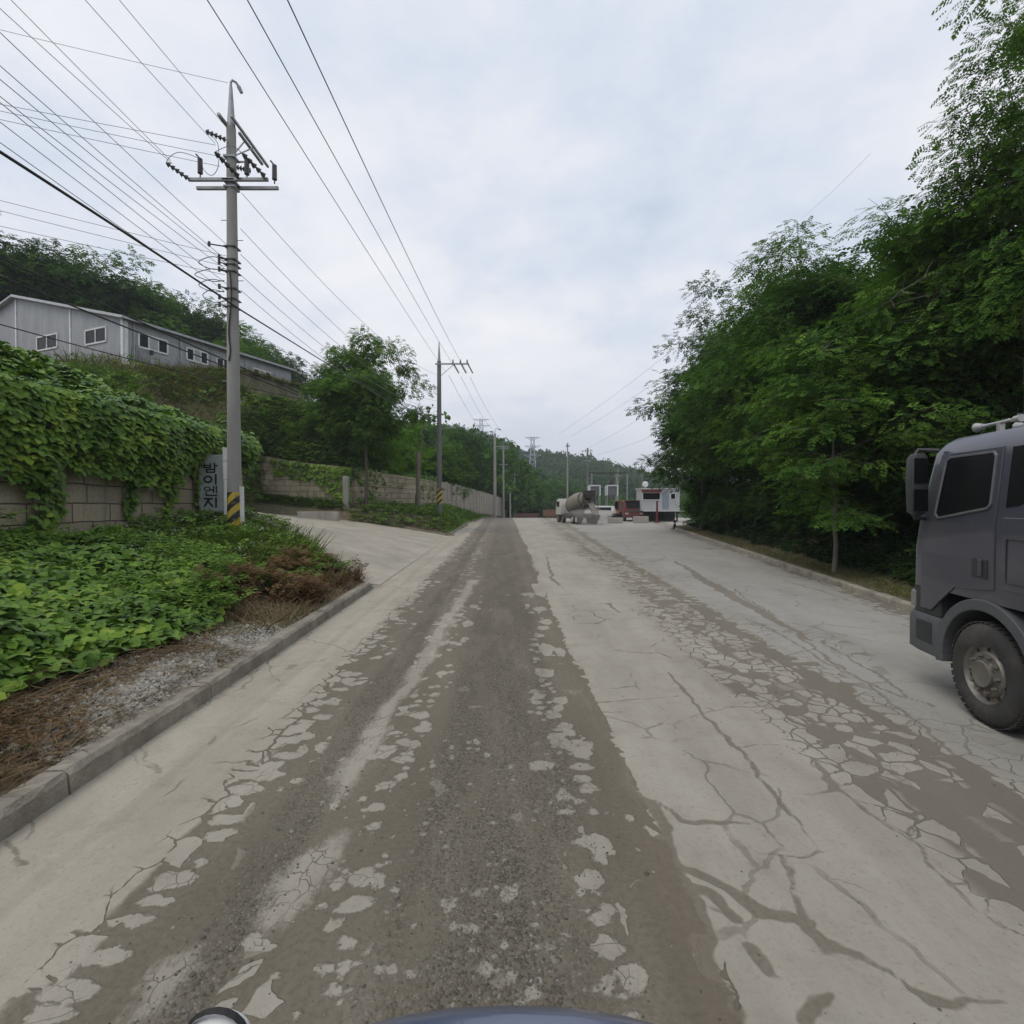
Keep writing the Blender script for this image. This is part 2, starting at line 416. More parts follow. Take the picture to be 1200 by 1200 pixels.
# cracks and patches the photograph shows, as distance fields on the road sheet
WU = .16*(fbm(UU*1.7, VV*1.7, 61)-.47)+.10*(fbm(UU*6, VV*6, 62)-.47); WV = .16*(fbm(UU*1.7, VV*1.7, 63)-.47)+.10*(fbm(UU*6, VV*6, 64)-.47)
def dist_poly(pts, wd):
    """pixels of the photograph with half widths (m) -> signed distance"""
    P = [road_uv(*q) for q in pts]; wd = [wd]*len(P) if np.isscalar(wd) else wd; wd = [q_ if q_ < .02 or q_ > .085 else q_*.75 for q_ in wd]
    D = np.full(UU.shape, 9.0); sel = (VV > 1.5) & (VV < 30)
    uu, vv = UU[sel]+WU[sel], VV[sel]+WV[sel]; dd = np.full(uu.shape, 9.0)
    for (a, b_, wa, wb) in zip(P, P[1:], wd, wd[1:]):
        ax, ay = a; bx, by = b_; L2 = (bx-ax)**2+(by-ay)**2+1e-9
        t_ = np.clip(((uu-ax)*(bx-ax)+(vv-ay)*(by-ay))/L2, 0, 1)
        dd = np.minimum(dd, np.hypot(uu-ax-t_*(bx-ax), vv-ay-t_*(by-ay))-(wa+(wb-wa)*t_))
    D[sel] = dd; return D
crack = np.full(UU.shape, 9.0)
for pts, wd in [
    ([(783, 788), (792, 800), (835, 845), (862, 877), (885, 905), (920, 947), (940, 975), (962, 1000)], [.02, .028, .018, .02, .014, .018, .008, .005]),
    ([(862, 877), (885, 872), (920, 876), (948, 887), (963, 908), (977, 922), (1010, 945), (1045, 968), (1085, 992), (1096, 1018), (1110, 1036), (1150, 1070), (1185, 1092)], [.004, .006, .006, .02, .045, .02, .014, .01, .012, .008, .02, .006, .003]),
    ([(963, 908), (975, 925), (950, 929), (930, 930)], [.03, .014, .006, .003]),
    ([(1110, 1036), (1130, 1030)], .008),
    ([(885, 1000), (907, 1000), (925, 1035), (932, 1060), (945, 1088), (975, 1117), (1015, 1125), (1050, 1140), (1075, 1166), (1100, 1178), (1140, 1186), (1190, 1180)], [.004, .01, .01, .012, .05, .05, .012, .012, .014, .05, .02, .006]),
    ([(907, 1000), (925, 1004), (948, 1002), (962, 1000)], .007),
    ([(760, 942), (780, 955), (796, 963), (830, 963), (878, 962)], [.005, .02, .03, .014, .003]),
    ([(745, 935), (770, 965), (790, 1012), (812, 1020), (850, 1040), (890, 1070), (925, 1074), (950, 1085)], [.06, .05, .02, .045, .05, .05, .05, .06]),
    ([(770, 985), (795, 1040), (830, 1050), (860, 1075)], [.08, .08, .05, .05]),
    ([(800, 1060), (830, 1120), (860, 1190)], [.1, .07, .08]),
    ([(875, 1110), (895, 1125), (905, 1140)], [.03, .05, .03]),
    ([(950, 1200), (960, 1178), (975, 1165)], [.05, .045, .012]),
    ([(700, 823), (740, 820), (790, 814)], .006), ([(705, 833), (735, 834)], .006),
    ([(702, 708), (712, 707), (728, 719)], [.02, .05, .02]), ([(690, 716), (700, 723), (718, 727)], .02), ([(680, 731), (700, 731), (716, 725)], .02),
    ([(722, 762), (745, 765), (768, 766)], .012), ([(770, 764), (788, 770)], .014),
    ([(640, 650), (648, 680), (655, 686)], [.02, .06, .04]),
    ([(160, 868), (175, 892), (193, 905)], .006), ([(250, 795), (262, 812), (275, 818)], .006), ([(312, 772), (322, 790), (330, 797)], .007), ([(0, 990), (14, 1000), (28, 1012)], .007),
    ([(120, 868), (150, 885), (190, 906)], .005),
    # right lane
    ([(860, 690), (905, 720), (960, 762), (1020, 805), (1090, 856), (1150, 905), (1200, 945)], [.02, .02, .016, .016, .014, .012, .01]),
    ([(880, 728), (920, 745), (990, 788), (1040, 810), (1100, 830)], [.03, .02, .02, .012, .006]),
    ([(790, 657), (830, 682), (870, 705), (910, 728), (950, 750)], [.03, .09, .10, .08, .03]),
    ([(960, 750), (1000, 775), (1040, 795), (1075, 800)], [.02, .02, .025, .01]), ([(1040, 795), (1060, 815), (1100, 828)], [.02, .01, .004]),
    ([(930, 730), (990, 745), (1030, 752)], .01), ([(975, 800), (1010, 800), (1045, 798)], .01), ([(915, 680), (955, 690), (1000, 705), (1055, 722)], .02),
]: crack = np.minimum(crack, dist_poly(pts, wd))
crack = crack+.02*(fbm(UU*9, VV*9, 5)-.5)
isl = np.full(UU.shape, 9.0)
def island(px, py, rx, ry):
    global isl
    u0, v0 = road_uv(px, py); du = max(rx*v0/600, .012); dv = max(ry*v0*v0/(600*H), .012)
    sel = (np.abs(UU-u0) < du*3+.2) & (np.abs(VV-v0) < dv*3+.2)
    r_ = random.Random(int(px*31+py)); q1_, q2_ = (UU[sel]-u0)/du, (VV[sel]-v0)/dv; th_ = np.arctan2(q2_, q1_)
    md_ = 1+sum(r_.uniform(.04, .17)/k_**.5*np.cos(k_*th_+r_.uniform(0, 6.3)) for k_ in (2, 3, 4, 5, 7))
    d_ = (np.hypot(q1_, q2_)/np.maximum(md_, .3)-1)*math.sqrt(du*dv); isl[sel] = np.minimum(isl[sel], d_)
for q in [(662, 850, 10, 5), (680, 877, 15, 12), (681, 898, 13, 6), (682, 911, 12, 5), (690, 922, 10, 6), (660, 930, 7, 5), (665, 950, 9, 4), (696, 950, 8, 5), (681, 968, 5, 3), (690, 983, 14, 6), (705, 1003, 10, 8), (691, 1028, 14, 11), (715, 1062, 10, 8), (705, 1075, 12, 8), (714, 1107, 19, 14), (742, 1141, 18, 20), (711, 1149, 11, 12), (735, 1188, 12, 7), (640, 760, 9, 7), (657, 764, 6, 5), (640, 728, 8, 3), (632, 744, 6, 2), (637, 735, 8, 2.5), (633, 713, 7, 3), (632, 690, 8, 8), (640, 680, 8, 9), (655, 829, 7, 4), (668, 858, 6, 4),
          (423, 1028, 17, 13), (396, 1036, 9, 12), (414, 1060, 21, 11), (375, 1062, 10, 8), (397, 1082, 9, 6), (412, 1104, 12, 10), (386, 1085, 9, 10), (385, 1134, 12, 8), (403, 1136, 9, 10), (396, 1160, 10, 9), (460, 1042, 8, 5), (484, 1084, 9, 8), (555, 1085, 10, 8), (553, 1110, 8, 9), (583, 1070, 8, 6), (596, 1045, 11, 9), (569, 1133, 9, 7), (530, 1083, 7, 8), (591, 1105, 6, 8), (460, 1137, 7, 9), (600, 1140, 7, 7), (545, 1180, 9, 8), (527, 1060, 6, 4), (470, 910, 7, 5), (442, 945, 9, 6), (455, 920, 8, 5), (426, 935, 6, 5), (548, 731, 6, 4), (440, 968, 8, 5),
          (160, 1078, 18, 10), (125, 1120, 28, 14), (85, 1160, 34, 15), (60, 1188, 28, 12), (206, 1030, 24, 12), (182, 1056, 20, 8), (208, 1000, 16, 8), (236, 1010, 9, 6), (256, 978, 16, 8), (264, 960, 20, 7), (290, 925, 16, 8), (305, 908, 26, 8), (335, 885, 14, 5), (318, 898, 14, 6), (343, 868, 12, 5), (358, 862, 11, 5), (356, 850, 10, 5), (378, 840, 11, 4), (366, 832, 9, 4), (390, 822, 9, 4), (376, 815, 8, 3.5), (400, 808, 9, 3), (408, 797, 8, 3), (416, 790, 8, 3), (20, 1160, 14, 8), (45, 1140, 14, 7)]:
    island(*q)
rq = random.Random(3)
for k_ in range(330):
    py_ = rq.uniform(860, 1190); a_ = rq.random(); px_ = rq.gauss(560, 70) if a_ < .45 else rq.gauss(405, 30) if a_ < .7 else rq.gauss(690, 20) if a_ < .8 else rq.uniform(330, 780)-(py_-900)*.2
    s_ = rq.lognormvariate(.95, .45)*(.55+(py_-860)/500); island(px_, py_, s_, s_*.8)
for k_ in range(150):
    py_ = rq.uniform(690, 900); side_ = rq.random() < .5; px_ = 597+(py_-590)*(rq.gauss(.20, .045) if side_ else rq.gauss(-.42, .05))
    s_ = rq.lognormvariate(1.0, .45)*(py_-590)/230; island(px_, py_, s_*1.5, s_*.7)
isl0 = isl; isl = np.full(UU.shape, 9.0)
D = dist_poly([(325, 1072), (345, 1035), (375, 1000), (400, 975)], [.09, .14, .12, .05]); isl = np.minimum(isl, D)
D = dist_poly([(385, 945), (402, 910), (430, 868), (470, 810), (505, 760), (535, 710), (555, 680)], [.05, .12, .10, .11, .12, .13, .12]); isl = np.minimum(isl, D)
D = dist_poly([(150, 1196), (200, 1135), (225, 1105)], [.06, .09, .03]); isl = np.minimum(isl, D)
smear = isl; isl = isl0
isl = isl+.075*(fbm(UU*13, VV*11, 21)-.47)+.05*(fbm(UU*4, VV*3, 31)-.47)
nu, nv = len(us), len(vs); idx = np.arange(nu*nv).reshape(nv, nu)
Q = np.stack([idx[:-1, :-1], idx[:-1, 1:], idx[1:, 1:], idx[1:, :-1]], -1).reshape(-1, 4)
me = mesh_quads('road', np.stack([RX, VV, RZ_], -1).reshape(-1, 3), Q, True)
for nm, arr in (('crack', crack), ('island', isl), ('smear', smear), ('across', UU), ('along', VV)):
    a = me.attributes.new(nm, 'FLOAT', 'POINT'); a.data.foreach_set('value', arr.ravel().astype(np.float32))

rm = bpy.data.materials.new('dusty_road'); rm.use_nodes = True; t = rm.node_tree; t.nodes.clear(); b = NB(t)
u = b.attr('across'); v = b.attr('along'); aC = b.attr('crack'); aI = b.attr('island'); aS = b.attr('smear')
uv = b.comb(u, v); st = b.comb(u, b.m('MULTIPLY', v, .22))
wob = b.m('ADD', b.m('MULTIPLY', b.m('SUBTRACT', b.noise(st, 1.3, 4), .5), .34), b.m('MULTIPLY', b.m('SUBTRACT', b.noise(uv, 9, 3), .5), .10))
uw = b.m('ADD', u, wob)
def PU(x): return (x+4)/12
prof = b.ramp(b.m('DIVIDE', b.m('ADD', uw, 4.0), 12.0), [(PU(a_), p_) for a_, p_ in [(-3.5, .12), (-3.1, .05), (-2.35, .05), (-2.12, .52), (-1.95, .86), (-1.72, .84), (-1.62, 1), (-1.36, 1), (-1.27, .72), (-1.02, .74), (-.9, .95), (-.72, 1), (.42, 1), (.5, .96), (.72, .97), (.8, 1), (1.0, 1), (1.05, .03), (2.5, .05), (2.75, .28), (2.95, .48), (3.1, .72), (3.25, .46), (3.55, .46), (3.68, .82), (3.82, .78), (3.9, .13), (4.3, .11), (4.9, .09), (5.2, .05), (6.3, .1), (6.5, .6)]])
low = b.noise(st, .9, 3)
var4 = b.m('MULTIPLY', b.m('MULTIPLY', prof, b.m('SUBTRACT', 1.0, prof)), 4.0)
p2 = b.m('ADD', prof, b.m('MULTIPLY', b.m('MULTIPLY', b.m('SUBTRACT', low, .5), 1.3), var4), 0.0, True)
wv = b.new('ShaderNodeTexNoise', None, Vector=uv, Scale=3.0, Detail=3.0).outputs['Color']
wuv = b.new('ShaderNodeVectorMath', {'operation': 'MULTIPLY_ADD'}, i0=wv, i1=(.22, .3, 0), i2=b.comb(u, b.m('MULTIPLY', v, .8))).outputs[0]
cell = b.vor(wuv, 5.2); rndc = b.sep(cell.outputs['Color'])[0]; edge = b.vor(wuv, 5.2, 'DISTANCE_TO_EDGE').outputs['Distance']
cell2 = b.vor(wuv, 1.15); edge2 = b.vor(wuv, 1.15, 'DISTANCE_TO_EDGE').outputs['Distance']
score = b.m('SUBTRACT', rndc, b.m('POWER', p2, 1.6))
wdt = b.m('ADD', b.m('MULTIPLY', b.m('POWER', p2, 1.5), .17), b.m('MULTIPLY', b.m('SUBTRACT', b.noise(uv, 22, 3), .5), .10))
e1 = b.mr(b.m('SUBTRACT', edge, wdt), -.015, .02)
lite = b.m('MULTIPLY', b.mr(score, -.06, .06), e1)
lite = b.m('MAXIMUM', lite, b.mr(p2, .16, .08))
thin = b.m('MULTIPLY', b.mr(edge2, .016, .006), b.mr(b.noise(uv, .8, 3), .5, .56))
lite = b.m('MULTIPLY', lite, b.m('SUBTRACT', 1.0, b.m('MULTIPLY', thin, .55)))
lite = b.m('MAXIMUM', lite, b.m('MULTIPLY', b.mr(b.m('ADD', aI, b.m('MULTIPLY', b.m('SUBTRACT', b.noise(uv, 34, 4, .7), .5), .075)), .012, -.012), .92))
sn = b.m('ADD', b.m('MULTIPLY', b.m('SUBTRACT', b.noise(st, 5, 5, .7), .5), .34), b.m('MULTIPLY', b.m('SUBTRACT', b.noise(uv, 18, 4, .7), .5), .16))
lite = b.m('MAXIMUM', lite, b.m('MULTIPLY', b.mr(b.m('ADD', aS, sn), .05, -.07), .85))
ck = b.m('MULTIPLY', b.mr(b.vor(wuv, 9.5, 'DISTANCE_TO_EDGE').outputs['Distance'], .022, .006), b.mr(b.noise(uv, 2.1, 3), .48, .58)); ck = b.m('MULTIPLY', ck, b.m('MAXIMUM', b.mr(p2, .3, .7), .0))
lite = b.m('MULTIPLY', lite, b.m('SUBTRACT', 1.0, b.m('MULTIPLY', ck, .8)))
lite = b.m('MULTIPLY', lite, b.mr(aC, -.010, .012, .16, 1.0))
lite = b.m('MULTIPLY', lite, b.mr(b.noise(uv, 2.6, 6, .7), .25, .55, .72, 1.0))
lite = b.m('ADD', lite, b.m('MULTIPLY', b.m('SUBTRACT', 1.0, lite), b.mr(b.noise(st, 3.5, 6, .72), .52, .78, 0, .30)))
fine = b.noise(uv, 160, 3, .7); mid = b.noise(uv, 28, 5, .65); big = b.noise(st, 1.6, 5, .6)
# pale worn concrete
cc = b.mix(b.mr(big, .3, .7), (.305, .283, .240), (.378, .352, .302))
rl = b.mr(u, 3.7, 4.1); cc = b.mix(rl, cc, b.mix(b.mr(big, .3, .7), (.30, .289, .263), (.352, .340, .312)))
gu = b.mr(u, -1.9, -2.5); cc = b.mix(gu, cc, b.mix(b.mr(big, .35, .65), (.335, .306, .252), (.40, .368, .306)))
gl_ = b.m('MULTIPLY', b.mr(b.m('ABSOLUTE', b.m('ADD', uw, 2.78)), .10, .02), .22)
cc = b.mix(gl_, cc, (.20, .18, .155))
spk = b.vor(uv, 75); cc = b.mix(b.m('MULTIPLY', b.mr(b.sep(spk.outputs['Color'])[1], .84, .95), b.mr(mid, .45, .75)), cc, (.24, .225, .2))
cc = b.mix(b.m('MULTIPLY', b.mr(fine, .50, .72), .5), cc, (.25, .235, .21))
cc = b.mix(b.m('MULTIPLY', b.mr(mid, .5, .70), .34), cc, (.24, .22, .185))
# mud and gravel
md = b.mix(b.mr(big, .3, .7), (.143, .126, .096), (.190, .168, .130))
md = b.mix(b.m('MULTIPLY', b.mr(mid, .4, .68), .5), md, (.105, .09, .066))
pb = b.vor(uv, 62); pc = b.sep(pb.outputs['Color'])
peb = b.ramp(pc[0], [(0, (.078, .068, .054)), (.5, (.128, .114, .094)), (.85, (.185, .168, .142)), (1, (.28, .262, .23))])
grav = b.m('MAXIMUM', b.mr(b.m('ABSOLUTE', b.m('SUBTRACT', uw, -.02)), .72, .48), b.mr(b.m('ABSOLUTE', b.m('ADD', uw, 1.48)), .22, .1))
grav = b.m('MULTIPLY', grav, b.mr(b.noise(st, 2.4, 4, .65), .30, .56))
gmask = b.m('MULTIPLY', grav, b.mr(pc[1], .2, .5))
md = b.mix(b.m('MULTIPLY', gmask, .7), md, peb)
edgew = b.mr(b.m('ABSOLUTE', b.m('SUBTRACT', uw, .98)), .10, .02)
md = b.mix(b.m('MULTIPLY', edgew, .4), md, (.16, .13, .098))
md = b.mix(b.m('MULTIPLY', b.mr(uw, 2.2, 3.0), .55), md, b.mix(b.mr(mid, .35, .65), (.188, .17, .138), (.232, .21, .172)))
dusty = b.mr(v, 14, 75); md = b.mix(b.m('MULTIPLY', dusty, .35), md, (.25, .235, .205))
col = b.mix(lite, md, cc)
hgt = b.m('ADD', b.m('MULTIPLY', lite, .012), b.m('ADD', b.m('MULTIPLY', b.m('SUBTRACT', .5, pb.outputs['Distance']), b.m('MULTIPLY', gmask, .022)), b.m('ADD', b.m('MULTIPLY', fine, .004), b.m('MULTIPLY', mid, .006))))
bn = b.new('ShaderNodeBump', None, Strength=.9, Distance=1.0, Height=hgt)
p = b.new('ShaderNodeBsdfPrincipled', None, Base_Color=col, Roughness=.92, Normal=bn.outputs[0])
p.inputs['Specular IOR Level'].default_value = .25
b.new('ShaderNodeOutputMaterial', None, Surface=p.outputs[0])
tag(link('road', me, rm), kind='structure')

# loose stones lying on the road
rg = np.random.default_rng(8)
def stones(n, fx, size, seed):
    rg = np.random.default_rng(seed)
    ico = np.array([(1, 0, 0), (0, 1, 0), (-1, 0, 0), (0, -1, 0), (0, 0, .75), (0, 0, -.75)], float)
    tri = np.array([[0, 1, 4, 4], [1, 2, 4, 4], [2, 3, 4, 4], [3, 0, 4, 4]])
    # low boulders: square base ring, smaller top ring
    base = np.array([(1, .1, 0), (.3, .95, 0), (-.8, .7, 0), (-1, -.3, 0), (-.2, -1, 0), (.8, -.7, 0)], float)
    top = base*np.array([.55, .55, 0])+np.array([0, 0, .75])
    TV = np.concatenate([base, top]); TQ = [[i, (i+1) % 6, 6+(i+1) % 6, 6+i] for i in range(6)]+[[6, 7, 8, 9], [6, 9, 10, 11]]
    pos = fx(rg, n); V, Qs = TV[None].repeat(n, 0), np.array(TQ)
    a = rg.uniform(0, 6.28, n); sz = size*rg.lognormal(0, .38, n); sq = rg.uniform(.6, 1.3, n)
    x = V[..., 0]*sq[:, None]; y = V[..., 1]; ca, sa = np.cos(a)[:, None], np.sin(a)[:, None]
    tl = rg.normal(0, .25, (n, 2))
    z = V[..., 2]*rg.uniform(.6, 1.1, n)[:, None]+x*tl[:, :1]+y*tl[:, 1:]
    V = np.stack([(x*ca-y*sa), (x*sa+y*ca), z], -1)*sz[:, None, None]*rg.uniform(.85, 1.15, V.shape)+pos[:, None, :]
    return V.reshape(-1, 3), (Qs[None]+(np.arange(n)*12)[:, None, None]).reshape(-1, 4)
def fx_road(rg, n):
    v = np.exp(rg.uniform(math.log(1.9), math.log(14), n)); k = rg.random(n)*.97
    u = np.where(k < .66, rg.normal(0, .42, n), np.where(k < .9, rg.normal(-1.5, .16, n), rg.uniform(-2.4, 4.0, n)))
    X = road_X(u, v); rz = -.018*np.exp(-((u+1.45)/.28)**2)-.012*np.exp(-((u-.3)/.5)**2)
    return np.stack([X, v, rz-.003], -1)
stm = leafmat('road_stone', (.09, .083, .072), (.17, .16, .142), (.32, .305, .28), trans=0, gloss=.02, clump=.15)
tag(link('loose_gravel', mesh_quads('loose_gravel', *stones(5200, fx_road, .006, 4)), stm), kind='stuff')

# ---------------------------------------------------------------- driveway, yard
conc = mat('pale_concrete', (.345, .315, .26), .9, var=.2, scale=.8, bump=.25, bscale=60, dirt=.45, dirtcol=(.27, .245, .205))
ds = np.concatenate([[-.06], np.linspace(0.1, 15, 60)]); ts = np.linspace(0, 1, 50)
DD, TT = np.meshgrid(ds, ts); Yd = dw_lo(DD)+(dw_hi(DD)-dw_lo(DD))*TT; Xd = XL(Yd)-DD
Zd = np.where(DD < .2, .012, E(Xd, Yd)+.05*sstep(DD, .1, 1)+.008)
n1_, n2_ = DD.shape; idx = np.arange(n1_*n2_).reshape(n1_, n2_)
Qd = np.stack([idx[:-1, :-1], idx[:-1, 1:], idx[1:, 1:], idx[1:, :-1]], -1).reshape(-1, 4)
tag(link('driveway', mesh_quads('driveway', np.stack([Xd, Yd, Zd], -1).reshape(-1, 3), Qd, True), conc), kind='structure')
ym = mat('yard_concrete', (.31, .295, .26), .92, var=.2, scale=.4, bump=.2, bscale=30, dirt=.5, dirtcol=(.24, .215, .18))
yx = np.linspace(0, 1, 12); yv = np.linspace(48, 118, 40)
YX, YV = np.meshgrid(yx, yv); xa = road_X(np.full_like(YV, 7.6), YV); YXX = xa+YX*(60-xa)
idx = np.arange(YX.size).reshape(YX.shape); Qy = np.stack([idx[:-1, :-1], idx[:-1, 1:], idx[1:, 1:], idx[1:, :-1]], -1).reshape(-1, 4)
tag(link('yard', mesh_quads('yard', np.stack([YXX, YV, Rz(YV)+.012+0*YX], -1).reshape(-1, 3), Qy, True), ym), kind='structure')

# ---------------------------------------------------------------- kerbs and verge edges
km = mat('kerb_concrete', (.285, .26, .215), .92, var=.3, scale=3.5, bump=.9, bscale=38, dirt=.8, dirtcol=(.15, .128, .098))
def kerb(name, fline, y0, y1, side, h=.19, wd=.23, step=2.0, gap=.016):
    """side -1: road to the right of the line; kerb stones butt with open joints"""
    rg = np.random.default_rng(int(abs(y0*7+y1))); mb = MB(); y = y0
    while y < y1-.05:
        ye = min(y+step, y1); rings = []
        for yy in np.linspace(y+gap/2, ye-gap/2, 15):
            x = float(fline(yy)); z = float(Rz(yy)); hh = h*min(1, .15+(y1-yy)/.5) if (y1 < 20 and y1-yy < .45) else h
            j = lambda s_: rg.normal(0, s_*.75)
            prof = [(0, -.12), (.02+j(.004), hh-.04+j(.010)), (.06+j(.011), hh+j(.005)), (wd-.02, hh+j(.004)), (wd, hh-.03), (wd, -.12)]
            rings.append([(x+side*a_, yy, z+c_) for a_, c_ in prof])
        mb.loft(rings); y = ye
    o = mb.build(name, km); tag(o, kind='structure'); return o
kerb('kerb', XL, -6, 14.0, -1)
kerb('kerb', XL, 36.9, 100, -1, .15, .2, 3.0)
kerb('kerb', XR, -4, 47.5, 1, .17, .2, 2.0)
# side of the driveway: short returned kerb at the far corner
mb = MB(); rings = []
for d_ in np.linspace(0.1, 6.5, 16):
    yy = float(dw_hi(d_))+.3; xx = float(XL(yy))-d_; zz = float(E(xx, yy))+.03
    rings.append([(xx, yy-.1, zz-.1), (xx, yy-.1, zz+.13), (xx, yy+.1, zz+.13), (xx, yy+.1, zz-.1)])
mb.loft(rings); tag(mb.build('kerb', km), kind='structure')

# fine verge sheets that meet the kerbs (the wide ground is too coarse there)
def strip(name, fline, side, y0, y1, wid, zf, m):
    ys = np.arange(y0, y1+.01, .3); dd_ = np.linspace(.2, wid, int(wid/.2))
    D_, Y_ = np.meshgrid(dd_, ys); X_ = fline(Y_)+side*D_; Z_ = zf(X_, Y_, D_)
    idx = np.arange(X_.size).reshape(X_.shape); q = np.stack([idx[:-1, :-1], idx[:-1, 1:], idx[1:, 1:], idx[1:, :-1]], -1).reshape(-1, 4)
    tag(link(name, mesh_quads(name, np.stack([X_, Y_, Z_], -1).reshape(-1, 3), q, True), m), kind='structure')
strip('verge', XL, -1, -6, 13.9, 2.6, lambda X, Y, D: E(X, Y)+.16+.05*(fbm(X*2, Y*2, 4)-.47)-.25*sstep(D, 2.0, 2.6), gmat)
strip('verge', XL, -1, 37.2, 100, 1.5, lambda X, Y, D: G(X, Y)+.03+Rz(Y)*0, gmat)
strip('verge', XR, 1, -4, 47.4, 2.0, lambda X, Y, D: .14+np.clip(.42*(D-1.3), 0, 9)+.03+.04*(fbm(X*2, Y*2, 4)-.47)-.1*sstep(D, 1.5, 2), gmat)

# ---------------------------------------------------------------- block walls
def blockmat(name, axis, c1, c2, mort):
    m = bpy.data.materials.new(name); m.use_nodes = True; t = m.node_tree; t.nodes.clear(); b = NB(t)
    P_ = b.new('ShaderNodeNewGeometry').outputs['Position']; x, y, z = b.sep(P_)
    a_ = y if axis == 'y' else x
    wn = b.noise(P_, .8, 2); hz_ = b.m('ADD', z, b.m('MULTIPLY', b.m('SUBTRACT', wn, .5), .12))
    vec = b.comb(a_, hz_, 0)
    br = b.new('ShaderNodeTexBrick', {'offset': .37, 'offset_frequency': 2, 'squash': .62, 'squash_frequency': 3}, Vector=vec, Color1=(*c1, 1), Color2=(*c2, 1), Mortar=(*mort, 1), Scale=1.0, Mortar_Size=.018, Mortar_Smooth=.25, Bias=0.0, Brick_Width=1.15, Row_Height=.46)
    big = b.noise(P_, .5, 5, .65); fi = b.noise(P_, 14, 5, .7)
    c = b.mix(b.m('MULTIPLY', b.mr(big, .42, .68), .55), br.outputs['Color'], (.13, .125, .095))
    k = b.mr(fi, .3, .7, .78, 1.2, False); c = b.mix(1.0, c, b.comb(k, k, k), 'MULTIPLY')
    st_ = b.noise(b.comb(b.m('MULTIPLY', a_, 3.0), b.m('MULTIPLY', z, .35), 0), 1.2, 4, .6)
    c = b.mix(b.m('MULTIPLY', b.mr(st_, .52, .68), .45), c, (.09, .085, .065))
    hh = b.m('SUBTRACT', b.m('MULTIPLY', fi, .5), b.m('MULTIPLY', br.outputs['Fac'], 1.4))
    bn = b.new('ShaderNodeBump', None, Strength=.9, Distance=.03, Height=hh)
    p = b.new('ShaderNodeBsdfPrincipled', None, Base_Color=c, Roughness=.92, Normal=bn.outputs[0])
    b.new('ShaderNodeOutputMaterial', None, Surface=p.outputs[0]); return m
bw1 = blockmat('block_wall_stone', 'y', (.35, .305, .22), (.275, .24, .175), (.075, .065, .05))
bw2 = blockmat('block_wall_tan', 'x', (.44, .375, .265), (.35, .30, .215), (.09, .078, .058))
mb = MB(); mb.box((-10.75, 4, 2.35), (.5, 32, 4.1)); mb.box((-13.75, 19.9, 2.9), (5.5, .2, 3.2))
tag(mb.build('retaining_wall', bw1, bevel=.02), 'tan concrete block retaining wall draped with leafy vines behind the kudzu patch', 'wall')
mb = MB(); mb.loft([[(x, 39.9, z0), (x, 40.3, z0), (x, 40.3, z1), (x, 39.9, z1)] for x, z0, z1 in ((-24, .8, 6.6), (-21, .8, 6.3), (-17, .6, 5.6), (-12.55, .4, 5.1))])
w2 = mb.build('retaining_wall', bw2, bevel=.015)
tag(w2, 'tan block retaining wall at the back of the concrete driveway below the slope', 'wall')
grey_c = mat('grey_concrete', (.33, .315, .285), .9, var=.2, scale=1.5, bump=.4, bscale=30, dirt=.5, dirtcol=(.17, .15, .115), streak=.4)
mb = MB(); mb.box((-12.75, 39.4, 2.3), (.42, .42, 4.2)); mb.build('pillar', grey_c, w2, bevel=.02)
mb = MB(); mb.box((-13.75, 36.4, 1.15), (2.9, .35, 1.15))
tag(mb.build('low_wall', grey_c, bevel=.025), 'low grey concrete wall stub at the driveway edge under the dark tree', 'wall')

# concrete panel fence along the road
fe = empty('panel_fence', (-8.0, 56.3, 1.2)); tag(fe, 'long weathered concrete panel fence running along the left roadside into the distance', 'fence')
pm = mat('fence_concrete', (.31, .28, .225), .92, var=.22, scale=1.2, bump=.4, bscale=20, dirt=.6, dirtcol=(.15, .135, .105), streak=.25)
def fence_top(Y): return np.interp(Y, [40, 47, 57, 75, 100, 120], [5.0, 4.9, 4.7, 4.4, 3.9, 3.0])
mb = MB(); PW = [(-12.5, 40.35), (-10.3, 47.0), (-8.0, 56.2)]; rings = []
for (x, y), zt in zip(PW, (5.05, 4.85, 4.65)): rings.append([(x-.18, y, .3), (x+.18, y, .3), (x+.18, y, zt), (x-.18, y, zt)])
mb.loft(rings); tag(mb.build('retaining_wall', blockmat('block_wall_road', 'y', (.43, .365, .26), (.34, .295, .21), (.09, .078, .058)), bevel=.015), 'tan block wall turning along the roadside behind the dark spreading tree', 'wall')
ys = np.arange(56.4, 119, 2.6)
